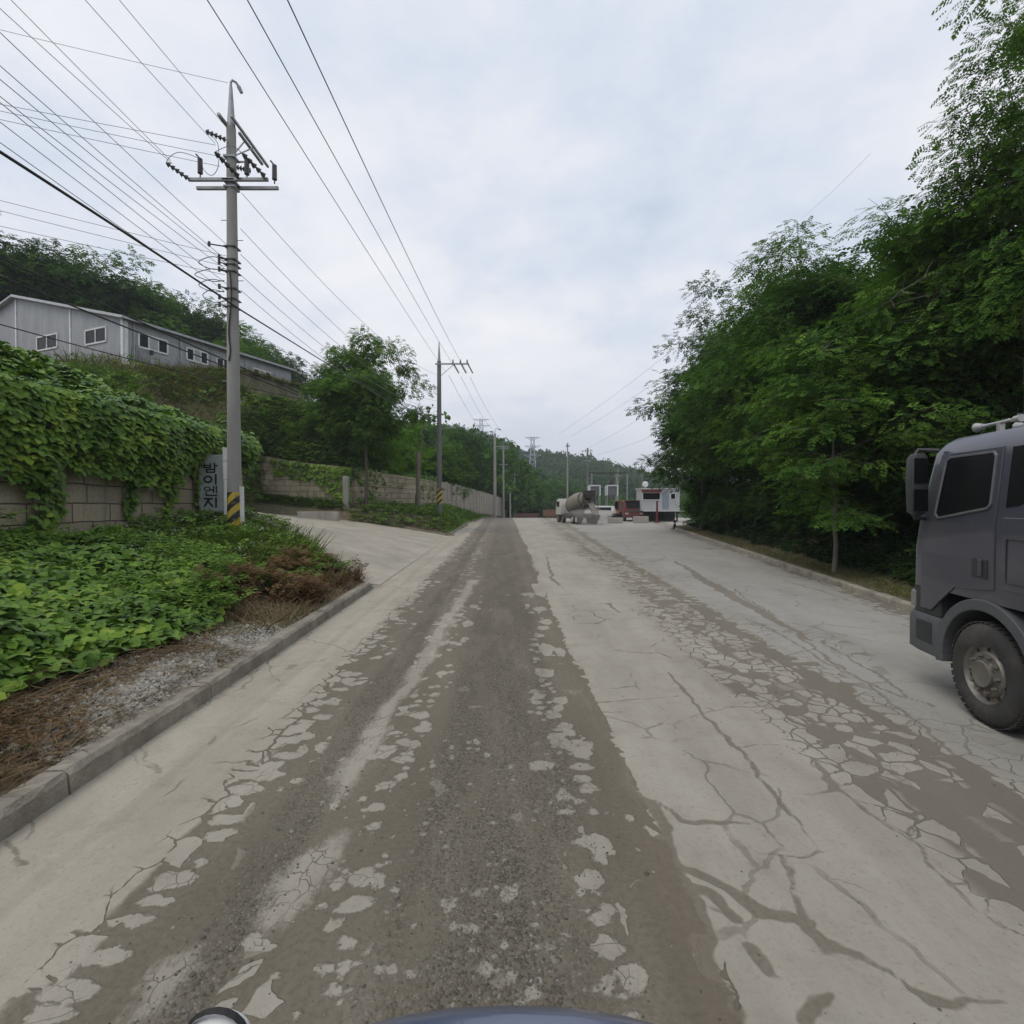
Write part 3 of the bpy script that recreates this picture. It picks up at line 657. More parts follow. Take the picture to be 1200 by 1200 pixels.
for i, (ya, yb) in enumerate(zip(ys, ys[1:])):
    a_, c_ = Vector((float(XW(ya)), ya, 0)), Vector((float(XW(yb)), yb, 0)); dv = (c_-a_).normalized(); nn = Vector((-dv.y, dv.x, 0))
    zt = float(fence_top((ya+yb)/2)); zb = zt-3.9
    mb = MB()
    A, B = a_+dv*.1, c_-dv*.1
    for k in range(4):
        z0 = zb+k*.98; z1 = z0+.965
        mb.loft([[tuple(A+nn*.05+Vector((0, 0, z0))), tuple(A-nn*.05+Vector((0, 0, z0))), tuple(A-nn*.05+Vector((0, 0, z1))), tuple(A+nn*.05+Vector((0, 0, z1)))],
                 [tuple(B+nn*.05+Vector((0, 0, z0))), tuple(B-nn*.05+Vector((0, 0, z0))), tuple(B-nn*.05+Vector((0, 0, z1))), tuple(B+nn*.05+Vector((0, 0, z1)))]])
    o = mb.build('panel', pm); o.parent = fe; o.matrix_parent_inverse = Matrix.Translation(-fe.location)
    mb = MB(); mb.box((a_.x, a_.y, (zb+zt)/2+.06), (.2, .2, zt-zb+.2), Matrix.Rotation(math.atan2(dv.y, dv.x), 3, 'Z'))
    o = mb.build('post', grey_c); o.parent = fe; o.matrix_parent_inverse = Matrix.Translation(-fe.location)
# ================================================================ plants
K_LEAF = leafmat('kudzu_leaf', (.036, .090, .017), (.165, .285, .036), (.32, .40, .055), trans=.28, gloss=.10, clump=.45, scale=.9)
W_LEAF = leafmat('weed_leaf', (.05, .105, .026), (.15, .25, .052), (.235, .30, .075), trans=.25, gloss=.06, clump=.4, scale=1.2)
T_DARK = leafmat('tree_leaf_dark', (.020, .050, .016), (.057, .116, .028), (.115, .19, .044), trans=.30, gloss=.06, clump=.55, scale=.45)
T_MID = leafmat('tree_leaf_mid', (.032, .084, .022), (.118, .215, .040), (.22, .335, .062), trans=.32, gloss=.06, clump=.55, scale=.5)
T_PALE = leafmat('tree_leaf_pale', (.08, .18, .025), (.17, .31, .045), (.24, .38, .06), trans=.35, gloss=.06, clump=.5, scale=.8)
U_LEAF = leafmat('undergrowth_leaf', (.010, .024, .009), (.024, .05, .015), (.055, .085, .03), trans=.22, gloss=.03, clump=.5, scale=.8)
DRY = leafmat('dry_stalk', (.10, .070, .040), (.185, .135, .080), (.30, .24, .15), trans=.15, gloss=.02, clump=.5, scale=1.5)
GRASS = leafmat('grass_blade', (.06, .085, .022), (.11, .14, .035), (.19, .18, .06), trans=.25, gloss=.04, clump=.55, scale=1.0)
REED = leafmat('reed_blade', (.06, .095, .035), (.12, .16, .06), (.23, .19, .10), trans=.22, gloss=.04, clump=.65, scale=.35)
FLOWER = leafmat('tiny_flower', (.5, .5, .45), (.65, .65, .6), trans=.1, gloss=0, clump=.2)
BARK = mat('bark', (.095, .078, .06), .95, var=.3, scale=6, bump=.8, bscale=25, streak=.3)
BARKG = mat('bark_grey', (.17, .15, .125), .95, var=.25, scale=5, bump=.7, bscale=25, streak=.3)

def norm(v): return v/(np.linalg.norm(v, axis=1)[:, None]+1e-9)
def cover(rg, X, Y, Z, tpl, size, droop=.25, upw=1.0, lean=(0, 0, 0), rise=0.0):
    n = len(X); a = rg.uniform(0, 2*np.pi, n)
    fwd = np.stack([np.cos(a), np.sin(a), np.full(n, rise)-droop*rg.random(n)], -1)+np.array(lean)
    up = np.stack([rg.normal(0, .35, n), rg.normal(0, .35, n), np.full(n, upw)], -1)+np.array(lean)*.6
    return scatter(tpl, np.stack([X, Y, Z], -1), fwd, up, size)
def stuff(name, parts, m, label=None):
    V, Q_ = join(parts); o = link(name, mesh_quads(name, V, Q_), m); return tag(o, kind='stuff')

# ---- kudzu on the bank above the wall and hanging over it
rg = np.random.default_rng(11); parts = []
def lump(X, Y, s=0): return fbm(np.asarray(X)*.55, np.asarray(Y)*.55, 41+s, 3)
n = 30000; X = rg.uniform(-17, -10.5, n); Y = rg.uniform(1.5, 20.6, n)
top = G(np.minimum(X, -10.85), np.minimum(Y, 19.8))+.95*lump(X, Y)+.30
Z = top-.42*rg.random(n)**1.6
parts.append(cover(rg, X, Y, Z, TRIFOL, rg.uniform(.15, .31, n), .6, .8, (.2, -.15, 0)))
n = 8200; Y = rg.uniform(1.5, 20.4, n)
low = 1.1*(fbm(Y*.9, Y*0+9, 17)-.5)+np.interp(Y, [2, 9, 10.6, 11.2, 11.8, 13, 14.5, 15.8, 16.6, 17.5, 18.4, 20.4], [2.9, 3.1, 3.0, 2.0, 2.9, 3.0, 2.7, 2.8, 3.3, 3.6, 3.9, 4.0])+.5*(fbm(Y*2.2, Y*0+3, 7)-.5)
tt = rg.random(n)**1.25; Z = 4.95-(4.95-low)*tt
bul = .55*np.sin(np.clip(tt*1.25, 0, 1)*np.pi)**.8*lump(Y*1.6, Z*1.2, 3)
X = -10.42+.05+bul+.10*rg.random(n)
keep = rg.random(n) < 1.1-.85*tt
X, Y, Z = X[keep], Y[keep], Z[keep]; n = len(X)
fwd = np.stack([rg.uniform(.2, .9, n), rg.normal(0, .5, n), -rg.uniform(.3, 1.1, n)], -1)
up = np.stack([np.full(n, .9), rg.normal(-.2, .3, n), np.full(n, .8)], -1)
parts.append(scatter(TRIFOL, np.stack([X, Y, Z], -1), fwd, up, rg.uniform(.16, .31, n)))
# thin strands reaching down the blocks
for y0, z0, z1 in ((11.25, 3.0, .9), (11.6, 3.0, 1.6), (13.9, 3.0, 2.0), (15.5, 2.9, 1.5), (16.9, 3.6, 1.7), (17.15, 3.7, 1.3), (9.5, 3.1, 2.2), (18.6, 4.0, 2.4)):
    k = 60; Z = rg.uniform(z1, z0, k); Y = y0+.16*np.sin(Z*3)+rg.normal(0, .10, k); X = np.full(k, -10.44)+.08*rg.random(k)
    fwd = np.stack([rg.uniform(.1, .6, k), rg.normal(0, .7, k), -rg.uniform(.4, 1, k)], -1); up = np.stack([np.ones(k), rg.normal(0, .3, k), np.full(k, .5)], -1)
    parts.append(scatter(TRIFOL, np.stack([X, Y, Z], -1), fwd, up, rg.uniform(.12, .24, k)))
n = 420; X = -12.6-6*rg.random(n)**2.0; Z = 5.3-.12*(X+17)+.3-rg.random(n)**1.7*(1.2+1.6*sstep(X, -15.5, -13)); Y = 39.86-.12*rg.random(n)
fwd = np.stack([rg.normal(0, .5, n), -rg.uniform(.1, .7, n), -rg.uniform(.4, 1, n)], -1); up = np.stack([rg.normal(0, .3, n), np.full(n, -1.), np.full(n, .6)], -1)
parts.append(scatter(TRIFOL, np.stack([X, Y, Z], -1), fwd, up, rg.uniform(.25, .45, n)))
n = 380; t_ = rg.random(n); X = -12.3+t_*4.2; Y = 40.4+t_*15.2; Z = 5.2-rg.random(n)**1.5*2.6
fwd = np.stack([rg.uniform(.1, .7, n), rg.normal(0, .5, n), -rg.uniform(.4, 1, n)], -1); up = np.stack([np.ones(n), rg.normal(-.3, .3, n), np.full(n, .6)], -1)
parts.append(scatter(TRIFOL, np.stack([X+.1, Y, Z], -1), fwd, up, rg.uniform(.25, .45, n)))
o = stuff('kudzu', parts, K_LEAF)
V, Q_ = tube_arrays([([(-10.44, y0+.10*math.sin(z*2.3+y0), z) for z in np.linspace(z0, z1, 8)], [.014]*8) for y0, z0, z1 in ((11.25, 3.6, .7), (11.5, 3.4, .8), (16.9, 3.9, 1.2), (17.1, 3.9, .9), (17.25, 3.8, 1.5), (15.5, 3.4, 1.1), (13.9, 3.3, 1.8))], 5)
tag(link('vine_stems', mesh_quads('vine_stems', V, Q_), BARK), kind='stuff')

# ---- kudzu and weeds on the roadside patch in front of the wall
XB_Y, XB_X = [2, 4, 5.4, 7, 8.5, 10, 12, 14, 16], [-5.2, -5.1, -5.0, -4.75, -4.9, -5.5, -6.2, -7.2, -8.2]
rg = np.random.default_rng(12); parts = []
n = 33000; Y = rg.uniform(2.5, 14.5, n); X = rg.uniform(-10.4, -4.5, n); xb = np.interp(Y, XB_Y, XB_X)
keep = X < xb+.35*(fbm(Y*1.5, X*1.5, 5)-.5); X, Y, xb = X[keep], Y[keep], xb[keep]; n = len(X)
h = (.10+.75*lump(X*1.6, Y*1.6, 9))*sstep(xb-X, -.25, .9)+.06
Z = E(X, Y)+.14+h-.38*rg.random(n)**1.7*sstep(h, .1, .5)
small = sstep(Y, 9, 13)
parts.append(cover(rg, X, Y, Z, TRIFOL, rg.uniform(.12, .27, n)*(1-.45*small), .6, .8, (.15, -.2, 0)))
stuff('kudzu_patch', parts, K_LEAF)
parts = []
n = 9000; Y = rg.uniform(8.2, 19.6, n); X = rg.uniform(-10.4, -3.9, n); d = XL(Y)-X
keep = (Y < dw_lo(d)-.35) & (d > .8+1.3*fbm(Y, X, 3)-.5*sstep(Y, 10, 13)) & (X > np.interp(Y, XB_Y, XB_X)-1.8-3*sstep(Y, 10, 14)); X, Y = X[keep], Y[keep]; n = len(X)
h = .15+.55*lump(X*1.7, Y*1.7, 13); Z = E(X, Y)+.14+h*rg.random(n)**.5
parts.append(cover(rg, X, Y, Z, SPRIG, rg.uniform(.14, .30, n), .1, 1.0, (0, -.2, 0), rise=.45))
n = 2600; Y = rg.uniform(4.5, 16, n); X = rg.uniform(-10.3, -5.2, n); k_ = (X < np.interp(Y, XB_Y, XB_X)-.1) & (fbm(X*.8, Y*.8, 88) > .47); X, Y = X[k_], Y[k_]; n = len(X)
parts.append(cover(rg, X, Y, E(X, Y)+.3+.85*rg.random(n)*fbm(X*.8, Y*.8, 88)*1.3, SPRIG, rg.uniform(.14, .34, n), .1, 1.0, rise=.6))
stuff('roadside_weeds', parts, W_LEAF)
n = 900; Y = rg.uniform(10, 19, n); X = rg.uniform(-10.3, -6.5, n); d = XL(Y)-X; keep = (Y < dw_lo(d)-.5) & (fbm(X, Y, 77) > .5); X, Y = X[keep], Y[keep]
Z = E(X, Y)+.14+.2+.55*lump(X*1.7, Y*1.7, 13)
stuff('white_wildflowers', [cover(rg, X, Y, Z, CLUMP, rg.uniform(.03, .05, len(X)))], FLOWER)
# dry stalks and matted straw
parts = []
def straw(n, fx, size, rise, seed):
    rg = np.random.default_rng(seed); X, Y = fx(rg, n); d = XL(Y)-X; keep = (d > .24) & (Y < dw_lo(d)-.1); X, Y = X[keep], Y[keep]
    Z = E(X, Y)+.14+.03*rg.random(len(X)); return cover(rg, X, Y, Z, BLADE, size*rg.uniform(.6, 1.3, len(X)), .5, 1.0, rise=rise)
parts.append(straw(8200, lambda r, n: (lambda Y: (XL(Y)-.3-2.2*r.random(n)**1.2*(1-.55*sstep(Y, 5, 6.5)), Y))(r.uniform(1.5, 7.2, n)), .30, .55, 1))
parts.append(straw(2600, lambda r, n: (lambda Y: (XL(Y)-.25-1.8*r.random(n), Y))(r.uniform(8.4, 14.5, n)), .40, .9, 2))
parts.append(straw(1500, lambda r, n: (lambda Y: (XL(Y)-.5-3.5*r.random(n), Y))(r.uniform(12.5, 16.5, n)), .55, 1.4, 3))
parts.append(straw(1400, lambda r, n: (lambda Y: (np.interp(Y, XB_Y, XB_X)+r.uniform(-.4, .7, n), Y))(r.uniform(2.5, 8, n)), .45, .5, 13))
o = stuff('dry_grass', parts, DRY)
parts = []
rgb = np.random.default_rng(5)
n = 800; Y = rgb.uniform(2.0, 5.2, n); X = XL(Y)-rgb.uniform(.35, 1.9, n); k = fbm(X*1.6, Y*1.6, 66) > .44; X, Y = X[k], Y[k]
parts.append(cover(rgb, X, Y, E(X, Y)+.16+.25*rgb.random(len(X))*fbm(X*2, Y*2, 8)*1.6, SPRIG, rgb.uniform(.07, .15, len(X)), .1, 1, rise=.8))
n = 5200; Y = rgb.uniform(9.4, 14, n); X = XL(Y)-rgb.uniform(.3, 2.3, n); d = XL(Y)-X; k = (Y < dw_lo(d)-.15) & (fbm(X*1.2, Y*1.2, 6) > .42); X, Y = X[k], Y[k]
parts.append(cover(rgb, X, Y, E(X, Y)+.16+.62*rgb.random(len(X))*fbm(X*2, Y*2, 8)*1.6, SPRIG, rgb.uniform(.10, .22, len(X)), .1, 1, rise=.8))
RUST = leafmat('rusty_weed_leaf', (.10, .066, .040), (.20, .125, .075), (.15, .15, .055), trans=.2, gloss=.02, clump=.5, scale=1.3)
stuff('withered_weeds', parts, RUST)
parts = []
parts.append(straw(900, lambda r, n: (r.uniform(-8.2, -6.0, n), r.uniform(12.5, 17.5, n)), .75, 1.8, 4))
parts.append(straw(500, lambda r, n: (lambda Y: (XL(Y)-.3-1.9*r.random(n), Y))(r.uniform(2, 13, n)), .22, 1.0, 6))
stuff('green_grass', parts, GRASS)
# gravel spill behind the kerb
def fx_gr(rg, n):
    Y = 6.2+1.15*rg.normal(0, 1, n); Y = np.where((Y > 4.2) & (Y < 8.9), Y, rg.uniform(5, 8, n)); X = XL(Y)-.22-np.abs(rg.normal(0, .46, n))*np.clip(1.4-abs(Y-6.4)*.36, .2, 1.3)
    return np.stack([X, Y, E(X, Y)+.165+.05*(fbm(X*2, Y*2, 4)-.47)+.06*np.exp(-((X-XL(Y)+.6)/.35)**2)*np.exp(-((Y-6.2)/1.2)**2)], -1)
stm2 = leafmat('crushed_stone', (.19, .18, .16), (.34, .325, .29), (.50, .475, .42), trans=0, gloss=.02, clump=.25)
tag(link('gravel', mesh_quads('gravel', *stones(13000, fx_gr, .0135, 9)), stm2), kind='stuff')

# ---- slope below the factory hall: reeds, brown grass, rubble
rg = np.random.default_rng(21); parts = []; parts2 = []; parts3 = []
n = 34000; X = rg.uniform(-34, -8.5, n); Y = rg.uniform(18, 62, n)
zc = (X < np.maximum(-14.9-.45*(Y-20), -19.9)) & (Y <= 40.2); zb = (Y > 40.5) & (X < XW(Y)-.4); inb = bdist(X, Y) < .3
keep = (zc | zb) & ~inb; X, Y = X[keep], Y[keep]; n = len(X); gz = G(X, Y); bd = bdist(X, Y)
br = (bd < 4.2+3.5*fbm(X*.5, Y*.5, 5)) & (rg.random(n) < .75)
k1 = br; parts.append(cover(rg, X[k1], Y[k1], gz[k1], BLADE, rg.uniform(.8, 1.5, k1.sum()), .3, 1, rise=1.6))
k2 = ~br & (rg.random(n) < .55); parts2.append(cover(rg, X[k2], Y[k2], gz[k2], BLADE, rg.uniform(1.0, 2.0, k2.sum())*1.0, .4, 1, rise=1.5))
k3 = ~br & ~k2; Z = gz[k3]+rg.random(k3.sum())*1.3*(.3+fbm(X[k3]*.4, Y[k3]*.4, 6)); parts3.append(cover(rg, X[k3], Y[k3], Z, SPRIG, rg.uniform(.4, .8, k3.sum()), .3, 1, (.2, -.3, 0), rise=.3))
n = 9000; X = rg.uniform(-24, -12.6, n); Y = 40.4+6*rg.random(n)**1.5; k_ = bdist(X, Y) > .4; X, Y = X[k_], Y[k_]; n = len(X)
parts3.append(cover(rg, X, Y, G(X, Y)+.9*rg.random(n)*fbm(X*.6, Y*.6, 6), SPRIG, rg.uniform(.4, .85, n), .3, 1, (.1, -.5, 0), rise=.3))
n = 16000; X = rg.uniform(-30, -13, n); Y = rg.uniform(22, 46, n); bd = bdist(X, Y); k_ = ((X < np.maximum(-14.9-.45*(Y-20), -19.9)) & (Y <= 40.2) | (Y > 40.5)) & (bd > 1.6+6*fbm(X*.5, Y*.5, 5)*(X < -19)); X, Y = X[k_], Y[k_]; n = len(X)
parts3.append(cover(rg, X, Y, G(X, Y)+1.1*rg.random(n)*fbm(X*.6, Y*.6, 6), SPRIG, rg.uniform(.35, .8, n), .3, 1, (.2, -.4, 0), rise=.3))
k_ = rg.random(n) < .35; parts2.append(cover(rg, X[k_], Y[k_], G(X[k_], Y[k_]), BLADE, rg.uniform(.9, 1.7, k_.sum()), .4, 1, rise=1.5))
n = 3200; Y = rg.uniform(26, 40.25, n); xb_ = np.maximum(-14.5-.45*(Y-20), -19.6); X = xb_+rg.uniform(-.5, .25, n); Z = E(X+1, Y)+rg.random(n)*np.maximum(G(xb_-.8, Y)-E(xb_, Y)+.5, .3)
parts3.append(cover(rg, X, Y, Z, SPRIG, rg.uniform(.35, .7, n), .4, .7, (.6, -.4, 0), rise=.1))
n = 3800; Y = rg.uniform(40.6, 58, n); X = XW(Y)-.25-3.5*rg.random(n)**1.3; parts3.append(cover(rg, X, Y, np.maximum(G(X, Y), 3.6)+.9*rg.random(n)*fbm(X*.6, Y*.6, 6), SPRIG, rg.uniform(.35, .7, n), .3, 1, (.3, -.3, 0), rise=.3))
n = 1500; X = rg.uniform(-22, -12.7, n); Y = 39.85-1.0*rg.random(n)**1.5; parts3.append(cover(rg, X, Y, G(X, Y)+.35*rg.random(n), SPRIG, rg.uniform(.2, .45, n), .2, 1, rise=.5))
n = 5200; a_ = rg.uniform(-1, 17, n); b_ = -.15-3.4*rg.random(n)**1.2; X = B0[0]+BD[0]*a_+BG[0]*b_; Y = B0[1]+BD[1]*a_+BG[1]*b_
parts.append(cover(rg, X, Y, G(X, Y)-.1, BLADE, rg.uniform(.55, 1.15, n), .4, 1, (.2, -.15, 0), rise=1.1))
n = 2600; a_ = rg.uniform(-1, 17, n); b_ = -.8-3.2*rg.random(n); X = B0[0]+BD[0]*a_+BG[0]*b_; Y = B0[1]+BD[1]*a_+BG[1]*b_
parts3.append(cover(rg, X, Y, G(X, Y)+.2*rg.random(n), SPRIG, rg.uniform(.3, .6, n), .4, .9, (.3, -.3, 0), rise=.2))
stuff('brown_slope_grass', parts, leafmat('brown_grass_blade', (.10, .10, .04), (.19, .15, .07), (.28, .21, .11), trans=.2, gloss=.02, clump=.6, scale=.4))
stuff('reeds', parts2, REED); stuff('slope_weeds', parts3, W_LEAF)
rk = mat('pale_rock', (.38, .35, .31), .9, var=.2, scale=3, bump=.6, bscale=10)
for (px_, py_, Y_, s_), lb in zip([(237, 457, 33, .75), (150, 444, 33.5, .45), (222, 462, 31.5, .4)], ['largest pale boulder in the brown grass below the grey factory hall', 'small pale rock right under the corner of the grey factory hall', 'small pale rock just left of the largest pale boulder on the slope']):
    P_ = at(px_, py_, Y_); mb = MB(); bmesh.ops.create_icosphere(mb.bm, subdivisions=2, radius=s_)
    r_ = random.Random(px_)
    for vv_ in mb.bm.verts: vv_.co = Vector((vv_.co.x*1.25, vv_.co.y, vv_.co.z*.75))*(1+r_.uniform(-.18, .18))
    o = mb.build('boulder', rk); gz_b = float(G(P_.x, P_.y)); o.location = (P_.x, P_.y, gz_b+s_*.55); tag(o, lb, 'rock')

# ---- verge beyond the driveway, right verge, right bank
rg = np.random.default_rng(31)
n = 7000; Y = rg.uniform(37.6, 90, n); X = XL(Y)-.35-rg.random(n)*np.clip(XL(Y)-.6-XW(Y), .5, 8); dd_ = XL(Y)-X
Z = G(X, Y)+rg.random(n)*(.25+.9*fbm(X*.5, Y*.5, 8))*sstep(dd_, .2, 1.4)*(1-.6*sstep(Y, 55, 75))
stuff('verge_weeds', [cover(rg, X, Y, Z, SPRIG, rg.uniform(.35, .65, n), .2, 1, (0, -.2, 0), rise=.3)], W_LEAF)
n = 5000; Y = rg.uniform(37.4, 95, n); X = XL(Y)-.25-rg.random(n)*2.2
stuff('verge_grass', [cover(rg, X, Y, G(X, Y), BLADE, rg.uniform(.4, .9, n), .3, 1, rise=1.5)], GRASS)
n = 14000; Y = np.exp(rg.uniform(math.log(5), math.log(48), n)); X = XR(Y)+.22+1.6*rg.random(n)
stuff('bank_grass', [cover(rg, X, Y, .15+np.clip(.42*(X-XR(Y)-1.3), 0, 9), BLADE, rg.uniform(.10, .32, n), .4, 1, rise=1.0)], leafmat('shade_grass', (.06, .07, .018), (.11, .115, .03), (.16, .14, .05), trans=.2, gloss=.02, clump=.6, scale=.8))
n = 15000; Y = np.exp(rg.uniform(math.log(5), math.log(50), n)); d_ = 1.5+8*rg.random(n)**1.2; X = XR(Y)+d_
h = .15+1.5*fbm(X*.45, Y*.45, 14)*sstep(d_, 1.2, 3.0); Z = .15+np.clip(.42*(d_-1.3), 0, 6.5)+h*rg.random(n)**.7
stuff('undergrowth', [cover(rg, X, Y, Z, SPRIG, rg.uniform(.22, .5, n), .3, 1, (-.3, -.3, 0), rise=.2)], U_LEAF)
n = 900; Y = rg.uniform(6, 46, n); X = XR(Y)+.25+1.3*rg.random(n)
stuff('fallen_leaves', [cover(rg, X, Y, .17+.06*rg.random(n), SPRIG, rg.uniform(.06, .13, n), .3, 1)], DRY)

# ================================================================ trees
def limb(rg, a, c, r0, r1, n=7, sag=.12):
    a, c = np.asarray(a, float), np.asarray(c, float); t_ = np.linspace(0, 1, n)[:, None]; L = np.linalg.norm(c-a)
    mid = a+(c-a)*.5+np.array([0, 0, L*sag])+rg.normal(0, .06*L, 3)
    P = a*(1-t_)**2+2*mid*t_*(1-t_)+c*t_**2; P[1:-1] += rg.normal(0, .012*L, (n-2, 3))
    return P, np.linspace(r0, r1, n)
def tree_mesh(seed, height, base, rad, ncl, nlf, tpl, lsize, r0=.16, cl=.62, flat=.42, lean=(0, 0), stems=1, shape=1.0, bare=0, spray=.5):
    """trunk with limbs, and a crown of leaf sprays gathered round the limb ends"""
    rg = np.random.default_rng(seed); paths = []; mids = (base+height)/2; hz_ = (height-base)/2
    trunks = []
    for s_ in range(stems):
        off = rg.normal(0, .25*(stems > 1), 2)
        top = np.array([lean[0]*height+off[0]*3, lean[1]*height+off[1]*3, height*(.86 if s_ == 0 else rg.uniform(.6, .8))])
        n = 11; t_ = np.linspace(0, 1, n)[:, None]; P = np.array([off[0], off[1], -.3])*(1-t_)+top*t_
        P[1:] += np.cumsum(rg.normal(0, .05, (n-1, 3))*np.array([1, 1, .1]), 0)
        rr = r0*(1-.9*np.linspace(0, 1, n)**.9)*(1 if s_ == 0 else .7); rr[0] *= 1.45
        trunks.append((P, rr)); paths.append((P, rr))
    # crown outline with lobes
    ph = rg.uniform(0, 6.28, 6); am = rg.uniform(.10, .24, 6); fr = rg.integers(2, 5, 6)
    cents = []
    tries = 0
    while len(cents) < ncl and tries < ncl*40:
        tries += 1
        d = rg.normal(0, 1, 3); d /= np.linalg.norm(d); a_ = math.atan2(d[1], d[0]); e_ = math.asin(d[2])
        k = 1+sum(am[i]*math.sin(fr[i]*a_+ph[i]+2*e_*(i % 3)) for i in range(6))*.75
        q = rg.random()**(1/2.6)*k
        p = np.array([d[0]*rad*q, d[1]*rad*q, mids+d[2]*hz_*q])
        f_ = (p[2]-base)/(height-base)
        if f_ < -.05: continue
        p[:2] *= (1-.45*max(0, f_-.45)*shape); p[:2] += np.array(lean)*p[2]
        cents.append(p)
    cents = np.array(cents)
    # main limbs
    nm = max(6, ncl//9); order = rg.permutation(len(cents))[:nm]; nodes = []
    for i in order:
        c = cents[i]; P, rr = trunks[rg.integers(0, stems)]
        hh = np.clip(c[2]-.55*np.hypot(c[0], c[1])-.1*height, .22*height, .82*height); j = int(np.argmin(abs(P[:, 2]-hh)))
        L = limb(rg, P[j], c, rr[j]*.62, .014); paths.append(L); nodes += [(L[0][m_], L[1][m_]) for m_ in range(2, 7)]
    for P, rr in trunks: nodes += [(P[m_], rr[m_]*.6) for m_ in range(4, 11)]
    NP = np.array([q[0] for q in nodes]); NR = np.array([q[1] for q in nodes])
    for i in range(len(cents)):
        if i in set(order[:nm]): continue
        j = int(np.argmin(np.linalg.norm(NP-cents[i], axis=1)+.6*np.maximum(0, NP[:, 2]-cents[i][2])))
        paths.append(limb(rg, NP[j], cents[i], min(NR[j]*.7, .035), .008, 5, .08))
    # twigs carrying the sprays
    for i in range(len(cents)):
        for q in range(4):
            d = rg.normal(0, 1, 3)*np.array([1, 1, flat]); d = d/np.linalg.norm(d)*cl*rg.uniform(1.0, 1.9); paths.append(limb(rg, cents[i], cents[i]+d, .010, .004, 4, .05))
    tv, tq = tube_arrays(paths, 5)
    # leaf sprays
    n = ncl*nlf; ci = np.repeat(np.arange(len(cents)), nlf); n = len(ci)
    scl = rg.uniform(.65, 1.35, len(cents))*cl
    offs = rg.normal(0, 1, (n, 3)); ln_ = np.linalg.norm(offs, axis=1); offs *= (np.minimum(ln_, 1.75)/ln_)[:, None]; offs = offs*np.array([1, 1, flat])*scl[ci][:, None]
    pos = cents[ci]+offs; pos[:, 2] -= .25*(offs[:, 0]**2+offs[:, 1]**2)/np.maximum(scl[ci], .2)*.5
    outw = np.stack([pos[:, 0]-lean[0]*pos[:, 2], pos[:, 1]-lean[1]*pos[:, 2], np.zeros(n)], -1); outw = norm(outw)
    fwd = norm(offs*np.array([1, 1, .4]))*.8+outw*spray+rg.normal(0, .4, (n, 3)); fwd[:, 2] -= .25
    up = np.stack([rg.normal(0, .3, n), rg.normal(0, .3, n), np.ones(n)], -1)+outw*.3
    lv, lq = scatter(tpl, pos, fwd, up, lsize*rg.uniform(.7, 1.3, n))
    dead = None; dpx = None
    if bare:
        dp = []
        for i in range(bare):
            j = rg.integers(0, len(NP)); c0 = NP[j]+np.array([0, 0, .5]); dirv = norm(np.array([[c0[0], c0[1], .6*rad]])+rg.normal(0, .5, (1, 3)))[0]
            c0 = cents[rg.integers(0, len(cents))]; L = rg.uniform(1.0, 2.2); b0 = limb(rg, c0, c0+dirv*L, .022, .006, 6); dp.append(b0)
            for m_ in range(7):
                q = b0[0][rg.integers(2, 6)]; d2 = norm(dirv[None]+rg.normal(0, .7, (1, 3)))[0]; dp.append(limb(rg, q, q+d2*rg.uniform(.4, .9), .010, .004, 5))
        dv_, dq_ = tube_arrays(dp, 5); tq = np.concatenate([tq, dq_+len(tv)]); tv = np.concatenate([tv, dv_])
    return (tv, tq), (lv, lq), dead
PROTO = {}
def proto(key, leaf, bark, **kw):
    tr, cr, dd = tree_mesh(**kw)
    PROTO[key] = (mesh_quads('trunk', *tr, True), mesh_quads('crown', *cr), mesh_quads('dead_twigs', *dd, True) if dd else None, leaf, bark, kw['height'])
    PROTO[key][0].materials.append(bark); PROTO[key][1].materials.append(leaf)
    if dd: PROTO[key][2].materials.append(BARKG)
def tree(key, X, Y, h, label, cat='tree', group=None, rz=None, wide=1.0, z=None, name='broadleaf_tree'):
    T, Cr, Dd, leaf, bark, H0 = PROTO[key]
    gz = float(G(X, Y)) if z is None else z
    r = empty(name, (X, Y, gz-.05), (X*7.3+Y*3.1) % 6.28 if rz is None else rz); s_ = h/H0; r.scale = (s_*wide, s_*wide, s_)
    tag(r, label, cat, group); link('trunk', T, parent=r); link('crown', Cr, parent=r)
    if Dd: link('dead_twigs', Dd, parent=r)
    return r
proto('locust_a', T_MID, BARK, seed=1, height=14, base=2.6, rad=4.2, ncl=84, nlf=115, tpl=FROND, lsize=.40, r0=.17, cl=.78, flat=.36, bare=4)
proto('locust_b', T_DARK, BARK, seed=2, height=14, base=2.0, rad=4.4, ncl=86, nlf=105, tpl=SPRIG, lsize=.42, r0=.18, cl=.80, flat=.42, lean=(.02, -.02))
proto('locust_sparse', T_MID, BARKG, seed=3, height=15, base=4.0, rad=3.9, ncl=78, nlf=125, tpl=FROND, lsize=.30, r0=.16, cl=.60, bare=22)
proto('locust_thin', T_MID, BARKG, seed=4, height=9, base=2.6, rad=3.0, ncl=50, nlf=85, tpl=FROND, lsize=.36, r0=.10, cl=.60, flat=.3)
proto('oak', T_DARK, BARK, seed=5, height=13, base=1.6, rad=4.3, ncl=120, nlf=60, tpl=SPRIG, lsize=.62, r0=.2, cl=.75, flat=.6)
proto('ragged', T_MID, BARK, seed=15, height=13, base=3.9, rad=4.3, ncl=54, nlf=125, tpl=SPRIG, lsize=.52, r0=.2, cl=.85, flat=.45)
proto('broad', T_MID, BARK, seed=6, height=11, base=1.0, rad=3.6, ncl=100, nlf=60, tpl=SPRIG, lsize=.52, r0=.15, cl=.66, flat=.6)
